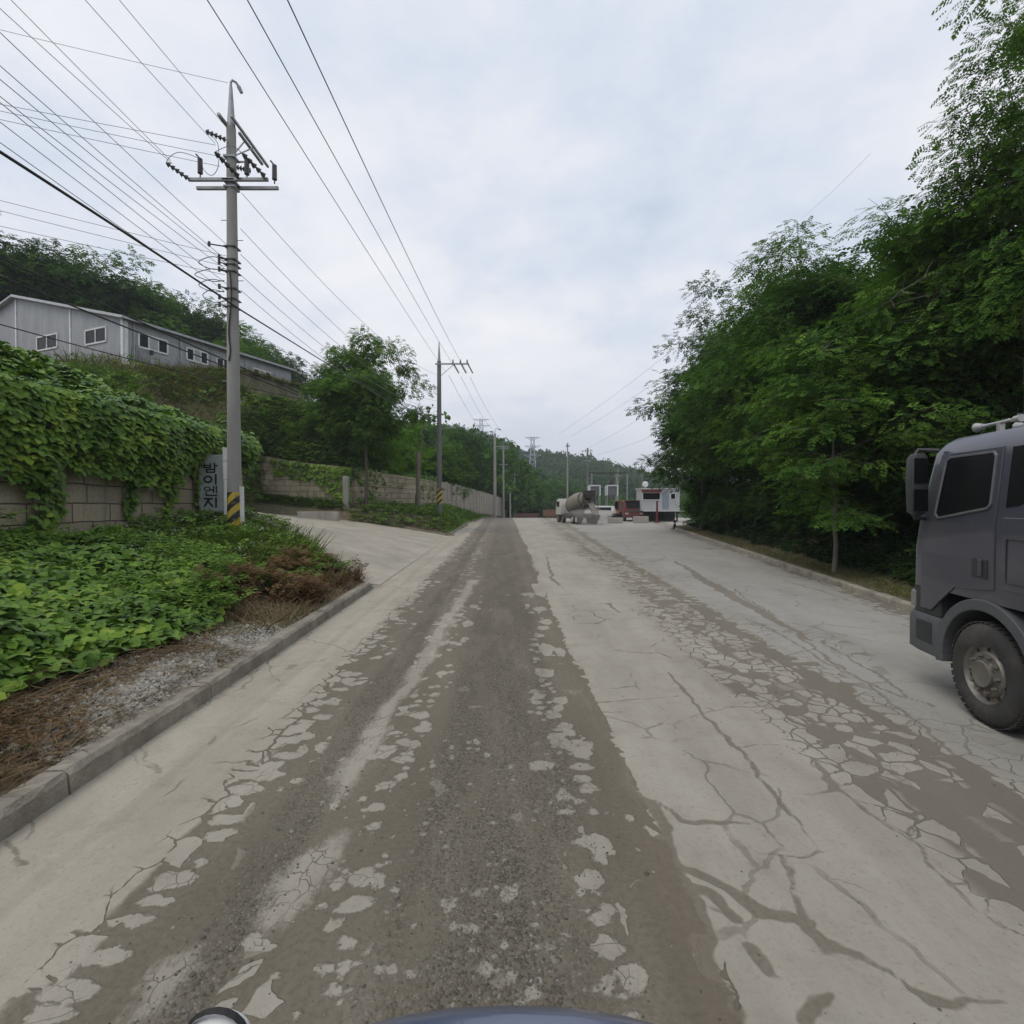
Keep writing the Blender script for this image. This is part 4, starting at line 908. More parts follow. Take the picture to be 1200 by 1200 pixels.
proto('bush', T_PALE, BARK, seed=7, height=6, base=.2, rad=2.6, ncl=80, nlf=60, tpl=SPRIG, lsize=.40, r0=.07, cl=.52, flat=.7, stems=3)
proto('dark_bush', T_DARK, BARK, seed=8, height=5, base=.1, rad=2.6, ncl=80, nlf=60, tpl=SPRIG, lsize=.42, r0=.06, cl=.52, flat=.7, stems=3)
GR = 'trees on the dark bank behind the right kerb'
for a in [
    ('locust_sparse', 12.9, 12.8, 13.6, 'sparse tall locust with bare dead twigs at the top right, rising above the truck', .85, .6),
    ('locust_a', 12.6, 15.2, 11.0, 'dense bright locust just below the bare twigs, above the truck cab', 1.05, 2.2),
    ('locust_thin', 9.95, 15.8, 7.6, 'slender pale trunked young locust standing alone close behind the right kerb', 1.1, .3),
    ('locust_b', 13.6, 19.8, 11.4, 'broad dark locust directly behind the slender pale trunk', 1.0, 4.0),
    ('locust_a', 13.6, 24.5, 14.6, 'tall locust whose pointed top shows in the middle of the right tree line', .95, 5.2),
    ('locust_b', 14.0, 29.5, 14.2, 'dark locust in the far half of the right tree line, between two taller locusts', .9, 1.0),
    ('locust_a', 14.6, 34.5, 15.2, 'tall locust leaning over the road near the far end of the right kerb', .9, 3.0),
    ('locust_b', 14.8, 40.0, 15.8, 'locust at the left edge of the right tree line with ragged boughs over the road', .95, 2.0),
    ('broad', 18.9, 46.5, 11.5, 'leafy tree behind the end of the right kerb beside the site cabin', .95, 1.2),
    ('oak', 17.8, 15.5, 11.0, 'dark tree in the second row behind the truck cab', 1.0, .2),
    ('oak', 18.2, 22.0, 12.0, 'dark tree in the second row behind the broad dark locust', 1.0, 1.7),
    ('oak', 18.8, 29.0, 13.0, 'dark tree in the second row in the middle of the right bank', 1.0, 2.9),
    ('oak', 19.6, 37.0, 14.0, 'dark tree in the second row towards the far end of the right bank', 1.0, 4.4),
    ('locust_b', 15.2, 9.0, 11.5, 'dark locust at the right edge of the picture above the truck roof', 1.0, 5.0),
]: tree(a[0], a[1], a[2], a[3], a[4], group=GR, wide=a[5], rz=a[6])
GB = 'bushes along the foot of the right bank'
for X, Y, h, key, lb in [
    (18.8, 48.5, 4.2, 'bush', 'pale green bush at the far end of the right kerb beside the cabin'), (16.9, 44.6, 4.4, 'bush', 'pale green bush just before the end of the right kerb'),
    (15.0, 40.0, 4.0, 'dark_bush', 'dark bush under the ragged locust at the left end of the tree line'), (14.3, 34.6, 4.2, 'dark_bush', 'dark bush below the leaning tall locust'),
    (13.6, 29.6, 3.9, 'dark_bush', 'dark bush under the middle of the right tree line'), (13.0, 24.4, 4.2, 'dark_bush', 'dark bush left of the slender pale trunk, behind it'),
    (12.4, 19.6, 4.0, 'dark_bush', 'dark bush directly behind the slender pale trunk'), (12.6, 15.4, 4.2, 'dark_bush', 'dark bush between the slender pale trunk and the truck mirror'),
    (12.8, 11.4, 4.6, 'dark_bush', 'dark bush behind the truck windscreen')]:
    tree(key, X+(1.0 if key == 'dark_bush' else 0), Y, h*(.85 if key == 'dark_bush' else 1), lb, 'bush', GB, name='bush')
# overgrown slope above the second wall
for X, Y, h, key, lb in [(-20.6, 42.0, 1.9, 'bush', 'green bush on the slope just above the left end of the back block wall'), (-18.0, 41.6, 1.7, 'bush', 'pale bush on the slope above the middle of the back block wall'), (-16.2, 41.9, 2.4, 'broad', 'green bush on the slope beside the shorter tree over the block wall')]:
    tree(key, X, Y, h, lb, 'bush', 'bushes on the slope below the factory hall', name='bush')
# left middle
tree('ragged', -11.4, 40.0, 13.6, 'dark spreading tree at the corner of the block wall by the driveway', wide=.80, rz=.4)
tree('broad', -15.2, 42.8, 6.4, 'shorter green tree hanging over the block wall, left of the dark spreading tree', wide=1.0, rz=2.4)
for X, Y, h, key, w_, lb in [(-11.9, 47.2, 4.0, 'bush', 1.0, 'low bright bush just over the roadside block wall beside the dark tree'), (-10.6, 52.0, 3.4, 'bush', 1.0, 'low bright bush just over the roadside block wall nearest the second pole'), (-13.6, 46.8, 8.2, 'bush', .8, 'bright yellow green bush tree right of the dark spreading tree'), (-12.2, 54, 7.4, 'bush', .9, 'pale bush leaning over the block wall beyond the second utility pole'),
    (-9.0, 61, 7.6, 'broad', .9, 'green tree behind the panel fence right of the second utility pole'), (-8.4, 70, 9.5, 'broad', 1.0, 'green tree behind the middle of the panel fence'), (-8.0, 80, 11.5, 'oak', .9, 'dark tree behind the far half of the panel fence'), (-8.5, 92, 12.5, 'oak', 1.0, 'dark tree behind the far end of the panel fence by the distant poles'),
    (-14.0, 54, 6.0, 'broad', 1.0, 'green tree up the slope behind the bright bush tree'), (-15.5, 64, 7.5, 'oak', 1.0, 'dark tree up the slope behind the second utility pole'), (-15, 76, 9.5, 'oak', 1.0, 'dark tree in the back row behind the panel fence')]:
    tree(key, X, Y, h, lb, group='trees behind the roadside panel fence', wide=w_)
GH = 'trees on the hill behind the grey factory hall'
words = ['far left tree behind the gable', 'tree behind the gable left half', 'tree above the roof peak', 'tree above the right gable slope', 'tree above the first pair of side windows', 'tree just left of the tall utility pole', 'tree behind the tall utility pole', 'tree right of the tall utility pole', 'lowest tree at the right end of the forest row', 'tree over the far roof end', 'back tree at the left frame edge', 'back tree over the gable', 'back tree behind the long roof', 'back tree in the middle of the forest row', 'back tree near the right end of the forest row', 'outlying tree at the end of the long roof']
for i, (X, Y, h) in enumerate([(-52, 50, 15.5), (-49, 54, 15), (-47.5, 58, 15.5), (-46.5, 62, 16), (-46, 67, 16), (-45.5, 73, 16.5), (-45, 80, 17), (-43.5, 88, 16), (-43, 97, 16.5), (-35, 66, 13), (-60, 56, 18), (-57, 62, 18), (-55, 69, 19), (-54, 78, 19), (-52, 90, 19), (-32, 60, 11.5)]):
    tree('oak' if i % 3 else 'broad', X, Y, h, 'dark green '+words[i]+' of the factory hall', group=GH, wide=1.15)
# dead tree and wooden post by the second pole
rgd = np.random.default_rng(77); dp = []
P0 = np.array([0, 0, 0.]); P1 = np.array([.7, 0, 8.2]); dp.append(limb(rgd, P0, P1, .09, .02, 9, 0))
for k in range(14):
    q = dp[0][0][rgd.integers(4, 9)]; d2 = norm(np.array([[rgd.normal(.25, .5), rgd.normal(0, .5), 1.0]]))[0]; dp.append(limb(rgd, q, q+d2*rgd.uniform(.7, 2.0), .022, .006, 6))
o = link('dead_tree', mesh_quads('dead_tree', *tube_arrays(dp, 6), True), BARKG); o.location = (-8.9, 47.5, float(G(-8.9, 47.5))); tag(o, 'bare leafless dead tree left of the second utility pole', 'tree')

# ---- far woods and the hill
FAR = leafmat('far_tree_leaf', (.025, .062, .022), (.055, .108, .034), (.10, .16, .05), trans=.25, gloss=.02, clump=.45, scale=.05)
def far_wood(name, pts, heights, seed, m, per=46, leaf=1.3):
    rg = np.random.default_rng(seed); n = len(pts); ci = np.repeat(np.arange(n), per)
    d = rnd_dirs(rg, len(ci)); d[:, 2] = np.where(d[:, 2] < -.35, -d[:, 2], d[:, 2]); r = rg.random(len(ci))**.35
    hh = np.asarray(heights)[ci]; lob = 1+.25*np.sin(d[:, 0]*5+ci)+.2*np.sin(d[:, 1]*6+ci*2)
    pos = pts[ci]+d*(r*lob)[:, None]*np.stack([hh*.42, hh*.42, hh*.5], -1); pos[:, 2] += hh*.52
    V, q = scatter(CLUMP, pos, rnd_dirs(rg, len(ci)), rnd_dirs(rg, len(ci)), leaf*hh/9*rg.uniform(.7, 1.3, len(ci)))
    return tag(link(name, mesh_quads(name, V, q), m), kind='stuff')
rg = np.random.default_rng(90)
n = 1900; Y = rg.uniform(215, 400, n); X = rg.uniform(-150, 190, n); k = (X > -.22*Y-25) & (X < .42*Y+20); X, Y = X[k], Y[k]
far_wood('hill_forest', np.stack([X, Y, G(X, Y)], -1), rg.uniform(7, 12, len(X)), 91, FAR, 30, 2.2)
MIDW = leafmat('mid_tree_leaf', (.032, .082, .02), (.075, .155, .032), (.125, .22, .045), trans=.28, gloss=.03, clump=.55, scale=.1)
n = 260; Y = rg.uniform(112, 205, n); X = rg.uniform(-.16, .15, n)*Y+rg.uniform(-6, 2, n); k = ~((X > 8) & (Y < 150)); X, Y = X[k], Y[k]
far_wood('woodland', np.stack([X, Y, G(X, Y)-1], -1), rg.uniform(9, 15, len(X))*np.where(X > 0, .85, 1), 92, MIDW, 80, 1.2)
n = 120; Y = rg.uniform(120, 205, n); X = rg.uniform(.12, .6, n)*Y
far_wood('distant_thicket', np.stack([X, Y, G(X, Y)-1], -1), rg.uniform(5, 9, n), 93, MIDW, 60, 1.1)
# ================================================================ built things
white = mat('white_paint', (.62, .63, .63), .6, var=.12, scale=3, dirt=.4, dirtcol=(.36, .34, .30))
galv = mat('galvanised_steel', (.30, .31, .32), .55, .6, var=.2, scale=5)
blackm = mat('black_rubber', (.018, .018, .019), .75, var=.3, scale=6)
porc = mat('dark_insulator', (.03, .028, .03), .35)
cable = mat('cable_black', (.022, .022, .024), .7)
wirem = mat('wire_grey', (.17, .175, .19), .6, .2)
polec = mat('pole_concrete', (.27, .265, .25), .9, var=.18, scale=2.0, bump=.3, bscale=40, dirt=.4, dirtcol=(.16, .15, .13), streak=.2)
poled = mat('pole_concrete_dark', (.15, .15, .15), .9, var=.2, scale=2.0, dirt=.4, dirtcol=(.08, .08, .08), streak=.2)
glass = mat('dark_glass', (.008, .009, .010), .25, var=.1)
MATS['dark_glass'].node_tree.nodes['Principled BSDF'].inputs['Specular IOR Level'].default_value = .18
hzm = bpy.data.materials.new('hazard_stripes'); hzm.use_nodes = True; t = hzm.node_tree; t.nodes.clear(); b = NB(t)
ox, oy, oz = b.sep(b.new('ShaderNodeTexCoord').outputs['Object'])
fr = b.m('FRACT', b.m('MULTIPLY', b.m('SUBTRACT', oz, b.m('MULTIPLY', ox, 1.0)), 2.2)); k = b.mr(fr, .49, .51)
c = b.mix(k, (.02, .02, .02), (.50, .37, .035)); c = b.mix(b.m('MULTIPLY', b.mr(b.noise(b.comb(ox, oy, oz), 9, 4), .5, .7), .5), c, (.16, .14, .11))
p = b.new('ShaderNodeBsdfPrincipled', None, Base_Color=c, Roughness=.7); b.new('ShaderNodeOutputMaterial', None, Surface=p.outputs[0])

def insul(parent, p0, p1, r=.055, n=6, m=porc):
    """string of sheds from p0 to p1 (local)"""
    mb = MB(); p0, p1 = Vector(p0), Vector(p1); mb.cone(p0, p1, r*.35, seg=6)
    for i in range(n):
        q = p0.lerp(p1, (i+.5)/n); d = (p1-p0)/n*.32; mb.cone(q-d, q+d, r, r*.55, 8)
    return mb.build('insulator', m, parent)
def pole_base(name_label, X, Y, zb, top, r0, r1, m, band=None, cat='utility pole', group=None, spike=None, rz=0):
    o = empty('utility_pole', (X, Y, zb), rz); tag(o, name_label, cat, group)
    hs = top-zb; mb = MB(); mb.cone((0, 0, -.3), (0, 0, hs), r0, r1, 14); mb.build('shaft', m, o, smooth=True)
    if spike: mb = MB(); mb.cone((0, 0, hs-.05), (0, 0, hs+spike), r1*.8, .03, 8); mb.build('spike', galv, o, smooth=True)
    if band:
        z0, z1 = band; f = lambda z: r0+(r1-r0)*(z+.3)/(hs+.3)+.006
        mb = MB(); mb.cone((0, 0, z0), (0, 0, z1), f(z0), f(z1), 16, caps=False); mb.build('hazard_band', hzm, o, smooth=True)
    return o

# ---- tall pole by the wall
P1 = at(275, 600, 16.0); zb1 = float(G(P1.x, 16.0)); P1.z = zb1
def loc1(px, py, Y): return at(px, py, Y)-Vector((P1.x, P1.y, zb1))
zT = at(275, 150, 16).z
pole1 = pole_base('tallest concrete utility pole with crossarms and hazard stripes beside the leafy wall', P1.x, P1.y, zb1, zT, .215, .135, polec, band=(.22, 1.42))
mb = MB(); z0 = zT-zb1; zt = at(275, 96, 16).z-zb1
mb.cone((0, 0, z0-.1), (0, 0, zt-.15), .13, .045, 10)
mb.tube([(0, 0, zt-.2), (0, 0, zt-.02), (.05, 0, zt+.05), (.14, .05, zt+.02), (.24, .1, zt-.14)], .035, 8); mb.cone((.2, .08, zt-.08), (.27, .12, zt-.24), .06, .05, 8); mb.build('spike', galv, pole1, smooth=True)
zc = at(275, 215, 16).z-zb1
for dy, x0, x1, dz in ((-.19, -1.22, 1.22, 0), (.19, -1.2, 1.36, -.03)):
    mb = MB(); mb.box(((x0+x1)/2, dy, zc+dz), (x1-x0, .08, .10)); mb.build('crossarm', galv, pole1, bevel=.01)
za = 14.0-zb1
for x, y0, y1, dz in ((.19, -.35, 2.0, 0), (-.19+.3, .25, 1.75, -.08)):
    mb = MB(); mb.box((x, (y0+y1)/2, za+dz), (.075, y1-y0, .075)); mb.build('side_arm', galv, pole1, bevel=.01)
mb = MB(); mb.box((-.17, -.15, za+.02), (.08, .5, .08)); mb.cone((0, 0, za-1.0), (.18, 1.0, za-.03), .022); mb.cone((0, 0, za-1.0), (.1, .6, za-.1), .022); mb.box((0, 0, za-1.05), (.34, .34, .06)); mb.box((.35, .1, za-1.08), (.5, .04, .04)); mb.build('brace', galv, pole1)
mb = MB(); mb.box((0, 0, zc), (.36, .46, .05)); mb.box((0, 0, zc-.16), (.34, .34, .05)); mb.build('clamp', galv, pole1)
for a_, c_ in (((-1.22, -.2, zc+.02), (-1.62, -.6, zc+.24)), ((.35, -.25, zc+.05), (.0, -.9, zc+.35)), ((1.15, -.25, zc+.05), (.75, -.8, zc+.38)), ((-.05, -.2, za-.62), (-.5, -.5, za-.56)), ((.55, .1, zc+.45), (.2, -.1, zc+.43))):
    insul(pole1, a_, c_, .085, 5)
for x, y in ((-.85, -.2), (.55, -.15), (1.28, .1)):
    mb = MB(); mb.cone((x, y, zc+.18), (x, y, zc+.62), .075, .07, 10); mb.cone((x, y, zc+.62), (x-.12, y, zc+.76), .025); mb.cone((x, y, zc+.05), (x, y, zc+.18), .02); mb.build('cutout_fuse', porc, pole1)
def jump(pts, r=.010):
    mb = MB(); P = [Vector(q) for q in pts]; out = []
    for i in range(len(P)-1):
        p0 = P[max(0, i-1)]; p1, p2 = P[i], P[i+1]; p3 = P[min(len(P)-1, i+2)]
        for j in range(6):
            t_ = j/6; out.append(.5*((2*p1)+(p2-p0)*t_+(2*p0-5*p1+4*p2-p3)*t_*t_+(3*p1-p0-3*p2+p3)*t_**3))
    out.append(P[-1]); mb.tube(out, r, 5); return mb
jump([(-1.62, -.6, zc+.24), (-1.55, -.5, zc+.5), (-1.3, -.4, zc+.68), (-.85, -.2, zc+.6), (-.75, -.2, zc+.3), (-.5, -.2, zc+.12), (-.3, -.2, zc+.4), (-.25, -.3, za-.8), (-.45, -.45, za-.6)]).build('jumper', wirem, pole1)
jump([(0, -.9, zc+.35), (.3, -.5, zc+.8), (.55, -.15, zc+.66), (.8, -.3, zc+.3)]).build('jumper', wirem, pole1)
for k, yy in enumerate((291, 306, 312, 320, 340, 352, 361)):
    z_ = at(267, yy, 16).z-zb1; mb = MB(); mb.cone((0, -.05, z_), (-.30-.08*(k == 0)*4, -.25, z_+.02), .02); mb.cone((-.27-.3*(k == 0), -.25, z_-.06), (-.27-.3*(k == 0), -.25, z_+.08), .04, seg=8); mb.box((0, 0, z_), (.36, .36, .035)); mb.build('bracket', porc, pole1)
for z_, r_ in ((312, .36), (326, .42), (338, .36), (350, .3)):
    zz = at(267, z_, 16).z-zb1; jump([(-.15, -.2, zz+.12), (-.5, -.28, zz+.16), (-.15-2*r_, -.3, zz-.02), (-.5, -.25, zz-.2), (-.14, -.2, zz-.16)], .012).build('cable_loop', cable, pole1)
jump([(.03, -.2, at(0, 320, 16).z-zb1), (.06, -.19, at(0, 350, 16).z-zb1), (-.02, -.2, at(0, 390, 16).z-zb1), (.02, -.2, at(0, 412, 16).z-zb1), (-.03, -.2, at(0, 425, 16).z-zb1)], .022).build('riser_cable', cable, pole1)
for i in range(13):
    z_ = 2.4+i*.62; sx_ = 1 if i % 2 else -1; mb = MB(); mb.cone((sx_*.1, 0, z_), (sx_*.34, 0, z_), .012, seg=5); mb.build('step_bolt', galv, pole1)
mb = MB(); mb.box((.25, -.06, 1.05), (.16, .015, 1.1)); mb.build('notice_sheet', white, pole1)

# ---- second pole and the farther poles
def simple_pole(X, Y, top, label, r0=.19, r1=.12, m=polec, arm=None, zb=None, band=None, spike=None, lamp=None, hook=False, ins=3):
    zb = float(G(X, Y)) if zb is None else zb
    o = pole_base(label, X, Y, zb, top, r0, r1, m, band=band, group='utility poles along the roads', spike=spike); hs = top-zb
    for (dz, x0, x1) in (arm or []):
        mb = MB(); mb.box(((x0+x1)/2, -.14, hs-dz), (x1-x0, .1, .11)); mb.build('crossarm', galv, o)
        if x1-x0 > 1.2:
            mb = MB(); mb.cone((0, -.14, hs-dz-1.1), ((x1 if x1 > -x0 else x0)*.5, -.14, hs-dz-.04), .025); mb.build('brace', galv, o)
        for i in range(ins):
            x = x0+(x1-x0)*(i+.6)/ins; mb = MB(); mb.cone((x, -.14, hs-dz+.05), (x, -.14, hs-dz+.32), .07, .04, 8); mb.build('insulator', porc, o)
    if lamp:
        z_ = lamp-zb; mb = MB(); mb.tube([(0, 0, z_-.1), (.5, -.1, z_), (.75, -.1, z_+.03)], .025); mb.build('lamp_arm', galv, o)
        mb = MB(); mb.loft([[(.55, -.2, z_-.02), (.55, 0, z_-.02), (.55, 0, z_+.06), (.55, -.2, z_+.06)], [(.9, -.24, z_-.03), (.9, .04, z_-.03), (.9, .04, z_+.10), (.9, -.24, z_+.10)], [(1.35, -.2, z_), (1.35, 0, z_), (1.35, 0, z_+.06), (1.35, -.2, z_+.06)]]); mb.build('lamp_head', galv, o, bevel=.01)
    if hook:
        mb = MB(); mb.tube([(0, 0, hs-.1), (0, 0, hs+.5), (.25, 0, hs+.85), (.7, 0, hs+.75)], .05); mb.cone((.6, 0, hs+.76), (1.05, 0, hs+.6), .12, .08, 8); mb.build('hook', galv, o)
    return o
p2x, p2y = float(at(515, 600, 42).x), 42.0
zA2 = at(515, 427, 42).z
pole2 = simple_pole(p2x, p2y, zA2+.25, 'dark second utility pole with a one sided crossarm above the shrubs', .22, .16, poled, arm=[(.25, -.3, 2.45)], zb=float(G(p2x, p2y)), spike=1.6, lamp=at(515, 502, 42).z, ins=0)
hs2 = zA2+.25-float(G(p2x, p2y))
for x in (1.25, 1.85, 2.4):
    mb = MB(); mb.cone((x-.1, -.14, hs2-.2), (x-.1, -.14, hs2+.1), .07, .04, 8); mb.build('insulator', porc, pole2); insul(pole2, (x, -.1, hs2-.32), (x+.28, .9, hs2-.75), .07, 6)
zb_ = at(515, 590, 42).z-float(G(p2x, p2y)); mb = MB(); mb.cone((0, 0, zb_), (0, 0, zb_+1.2), .222, .216, 16, caps=False); mb.build('hazard_band', hzm, pole2, smooth=True)
simple_pole(at(580, 600, 88).x, 88, at(580, 508, 88).z, 'pale third roadside pole with hooked top near the end of the panel fence', .30, .2, polec, arm=[(2.2, .1, 2.3)], hook=True)
simple_pole(at(590, 600, 97).x, 97, at(590, 522, 97).z, 'slimmer pole just right of the pale hooked pole', .22, .14, polec, arm=[(.5, -1.0, 1.0), (3.6, -.8, .8)], ins=2)
simple_pole(at(603, 600, 112).x, 112, at(603, 555, 112).z, 'short thin pole beyond the road crest by the woodland', .2, .12, polec, arm=[(.5, -.5, .5)], ins=2)
simple_pole(at(598, 600, 104).x, 104, at(598, 577, 104).z, 'shortest post at the road crest right of the slim pole', .16, .12, polec)
simple_pole(at(665, 600, 88).x, 88, at(665, 519, 88).z, 'thin tall pole behind the mixer truck', .17, .1, polec, arm=[(.6, -.4, .4)], ins=2)
simple_pole(at(688.5, 600, 82).x, 82, at(688.5, 525, 82).z, 'dark pole with small crossarms behind the mixer drum', .2, .13, poled, arm=[(.5, -.8, .8), (2.0, -.9, .5)], ins=2)
simple_pole(at(752, 600, 92).x, 92, at(752, 545, 92).z, 'dark pole behind the roof of the site cabin', .2, .12, poled, arm=[(.5, -.6, .6)], ins=2)
simple_pole(at(724, 600, 86).x, 86, at(724, 549, 86).z, 'pole behind the red truck in the yard', .17, .1, polec, arm=[(1.2, -.6, .6)], ins=2)
pp = at(490, 588, 46); mb = MB(); zbp = float(G(pp.x, 46)); mb.cone((0, 0, -.2), (0, 0, at(490, 530, 46).z-zbp), .22, .17, 12)
o = mb.build('wooden_post', mat('weathered_wood', (.20, .175, .14), .9, var=.3, scale=5, bump=.6, bscale=20, streak=.2), smooth=True); o.location = (pp.x, 46, zbp); tag(o, 'stout weathered grey brown post left of the second utility pole', 'post')

# ---- overhead wires
def wire(pts, r, label, group, m=None, sag=0.0):
    P = [Vector(q) for q in pts]
    if len(P) == 2:
        n = 24; Q_ = [P[0].lerp(P[1], i/n)-Vector((0, 0, 4*sag*(i/n)*(1-i/n))) for i in range(n+1)]
    else: Q_ = P
    me = mesh_quads('overhead_wire', *tube_arrays([(Q_, [r]*len(Q_))], 5), True)
    tag(link('overhead_wire', me, m or wirem), label, 'wire', group)
def wire_fit(E_, s_, pix, Y0, r, label, group, m=None):
    """E_ end point; X changes s_ per metre of Y; heights fitted through photo pixels"""
    ys, zs = [E_.y], [E_.z]
    for px, py in pix:
        kx, kz = ray(px, py); Yq = (E_.x-s_*E_.y)/(kx-s_); ys.append(Yq); zs.append(H+kz*Yq)
    co = np.polyfit(ys, zs, min(2, len(ys)-1)); co2 = None
    Yv = np.linspace(Y0, E_.y, 40)
    lo = min(ys)
    Zv = np.polyval(co, Yv)
    if len(ys) == 2: Zv = Zv-.0022*(Yv-ys[0])*(Yv-ys[1])*-1
    if len(ys) == 3:
        sl = np.polyval(np.polyder(co), lo); Zv = np.where(Yv < lo, np.polyval(co, lo)+np.clip(sl, -.25, .25)*(Yv-lo), Zv)
    wire([(E_.x+s_*(y-E_.y), y, z) for y, z in zip(Yv, Zv)], r, label, group, m)
gA = 'high wires running over the road side to the second pole'
for (pe, pix, nm) in (((522, 436), [(400, 247), (243, 0)], 'leftmost'), ((536, 436), [(460, 305), (290, 0)], 'middle'), ((548, 437), [(480, 305), (337, 0)], 'rightmost')):
    wire_fit(at(*pe, 42.5), -.02, pix, -10, .0095, nm+' of the three high wires passing right of the tallest pole', gA)
gA2 = 'high wires from the second pole into the distance'
for i, (a_, c_) in enumerate((((526, 440), (568, 508)), ((540, 441), (577, 503)), ((551, 442), (588, 505)))):
    wire([at(*a_, 43), at(*c_, 92)], .014, ('left', 'middle', 'right')[i]+' of three high wires from the second pole towards the pale hooked pole', gA2, sag=.5)
gB = 'wires from the tallest pole back over the camera side'
Ls = [((200, 188), [(13, 0)], 15.0, 'wire ending at the left insulator of the tallest pole, upper of the close pair'), ((202, 192), [(0, 10)], 15.0, 'wire ending at the left insulator of the tallest pole, lower of the close pair'),
      ((252, 168), [(100, 0)], 15.5, 'wire ending at the small insulator left of the pole head'), ((266, 150), [(140, 0)], 15.8, 'uppermost wire running to the top arm of the tallest pole')]
for pe, pix, Ye, lb in Ls: wire_fit(at(*pe, Ye), -.03, pix, -12, .0075, lb, gB)
for pe, y0, lb in (((266, 287), 38, 'first'), ((263, 303), 77, 'second'), ((264, 308), 93, 'third'), ((265, 316), 113, 'fourth'), ((266, 333), 120, 'fifth'), ((262, 340), 143, 'sixth'), ((266, 352), 167, 'seventh')):
    wire_fit(at(*pe, 15.8), -.03, [(0, y0)], -12, .0075, 'thin wire from tallest pole to left frame edge, '+lb+' in the low bunch', gB)
wire_fit(at(280, 362, 15.75), -.03, [(130, 262), (0, 178)], -12, .028, 'thick black telephone cable bundle running down past the tallest pole', 'telephone cables', cable)
wire([at(280, 362, 15.75), at(391, 431, 30), at(512, 497, 42)], .026, 'thick black telephone cable from the tallest pole to the second pole', 'telephone cables', cable)
gC = 'wires from the tallest pole to the second pole'
for (pe, pf, sg, nm) in (((283, 226), (514, 440), .9, 'top'), ((282, 268), (514, 462), 1.0, 'second'), ((282, 298), (514, 470), 1.0, 'third'), ((282, 322), (514, 478), 1.0, 'fourth'), ((282, 340), (514, 486), 1.0, 'bottom')):
    wire([at(*pe, 16), at(*pf, 42)], .0085, nm+' wire of the five strung between the tallest pole and the second pole', gC, sag=sg)
gD = 'wires from the tallest pole out over the factory'
for (pe, y0, Yq, nm) in (((253, 170), 115, 14.0, 'first'), ((266, 185), 123, 14.0, 'second'), ((258, 195), 133, 14.0, 'third'), ((265, 300), 228, 14.2, 'fourth'), ((264, 312), 240, 14.2, 'fifth'), ((264, 322), 258, 14.2, 'sixth')):
    a_ = at(*pe, 15.8); c_ = at(0, y0, Yq); e_ = a_+(c_-a_)*5; wire([a_, e_], .007, 'thin wire crossing left over the factory hall, '+nm+' from the top', gD, sag=.25)
wire([at(267, 97, 16), at(267, 97, 16)+(at(0, 25, 14)-at(267, 97, 16))*4], .006, 'faint ground wire from the hooked top of the tallest pole', gD, sag=.3)
gE = 'black cables slung in front of the factory hall'
for (a_, c_, r_, nm) in (((0, 296), (350, 460), .03, 'top'), ((0, 318), (350, 463), .028, 'middle'), ((0, 360), (346, 466), .018, 'bottom')):
    q0 = at(*c_, 26); q1 = at(*a_, 15); wire([q0, q0+(q1-q0)*2.2], r_, nm+' black cable slung in front of the grey factory hall', gE, cable, sag=.15 if nm != 'bottom' else .5)
gF = 'transmission lines over the right hill'
for i, (a_, c_) in enumerate((((655, 508), (795, 405)), ((668, 512), (800, 425)), ((690, 525), (860, 420)), ((700, 533), (800, 495)), ((940, 255), (1020, 180)))):
    wire([at(*a_, 300), at(*c_, 170)], .05, ('upper faint', 'second faint', 'third faint', 'lowest faint', 'detached high')[i]+' transmission line in the sky above the right tree line', gF, mat('far_wire', (.30, .32, .35), .6), sag=1)

# ---- sign board by the wall
sg = empty('sign_board', (-10.0, 17.0, float(G(-10, 17)))); tag(sg, 'tall grey green Korean sign box half hidden by vines between wall and tallest pole', 'sign')
zs = sg.location.z; signm = mat('sign_face', (.36, .40, .39), .6, var=.15, scale=2, dirt=.4, dirtcol=(.14, .15, .13)); ink = mat('sign_ink', (.015, .018, .02), .6)
zl, zh = 1.93-zs, 3.92-zs
mb = MB(); mb.box((0, .2, (zl+zh)/2), (.84, .38, zh-zl)); mb.build('box', signm, sg, bevel=.015)
mb = MB()
for x in (-.36, .36): mb.box((x, .2, zl/2-.2), (.06, .06, zl+.4))
mb.build('support', galv, sg)
for z0, z1, dx in ((zl-.02, zl+1.15, .0), (zl+1.17, zh+.25, -.02)):
    mb = MB(); mb.box((.445+dx, .19, (z0+z1)/2), (.035, .40, z1-z0)); mb.build('side_panel', white, sg, bevel=.008)
def glyph(strokes, rings, cz, wd=.46, ht=.30, th=.055):
    mb = MB()
    for x0, y0, x1, y1 in strokes:
        a_ = Vector(((x0-.5)*wd, -.003, cz+(y0-.5)*ht)); c_ = Vector(((x1-.5)*wd, -.003, cz+(y1-.5)*ht)); d = (c_-a_); 
        mb.box((a_+c_)/2, (d.length+th*.8, .012, th), Matrix.Rotation(-math.atan2(d.z, d.x), 3, 'Y'))
    for cx_, cy_, rx, ry in rings:
        n = 20; V1 = []
        for k in range(n):
            a_ = 2*math.pi*k/n
            for s_ in (1.0, .58): V1.append(mb.bm.verts.new(((cx_-.5)*wd+rx*wd*s_*math.cos(a_), -.009, cz+(cy_-.5)*ht+ry*ht*s_*math.sin(a_))))
        for k in range(n):
            i_, j_ = 2*k, 2*((k+1) % n); mb.bm.faces.new([V1[i_], V1[j_], V1[j_+1], V1[i_+1]])
    mb.build('letter', ink, sg)
zc0 = at(248, 548, 17).z-zs; stp = .385
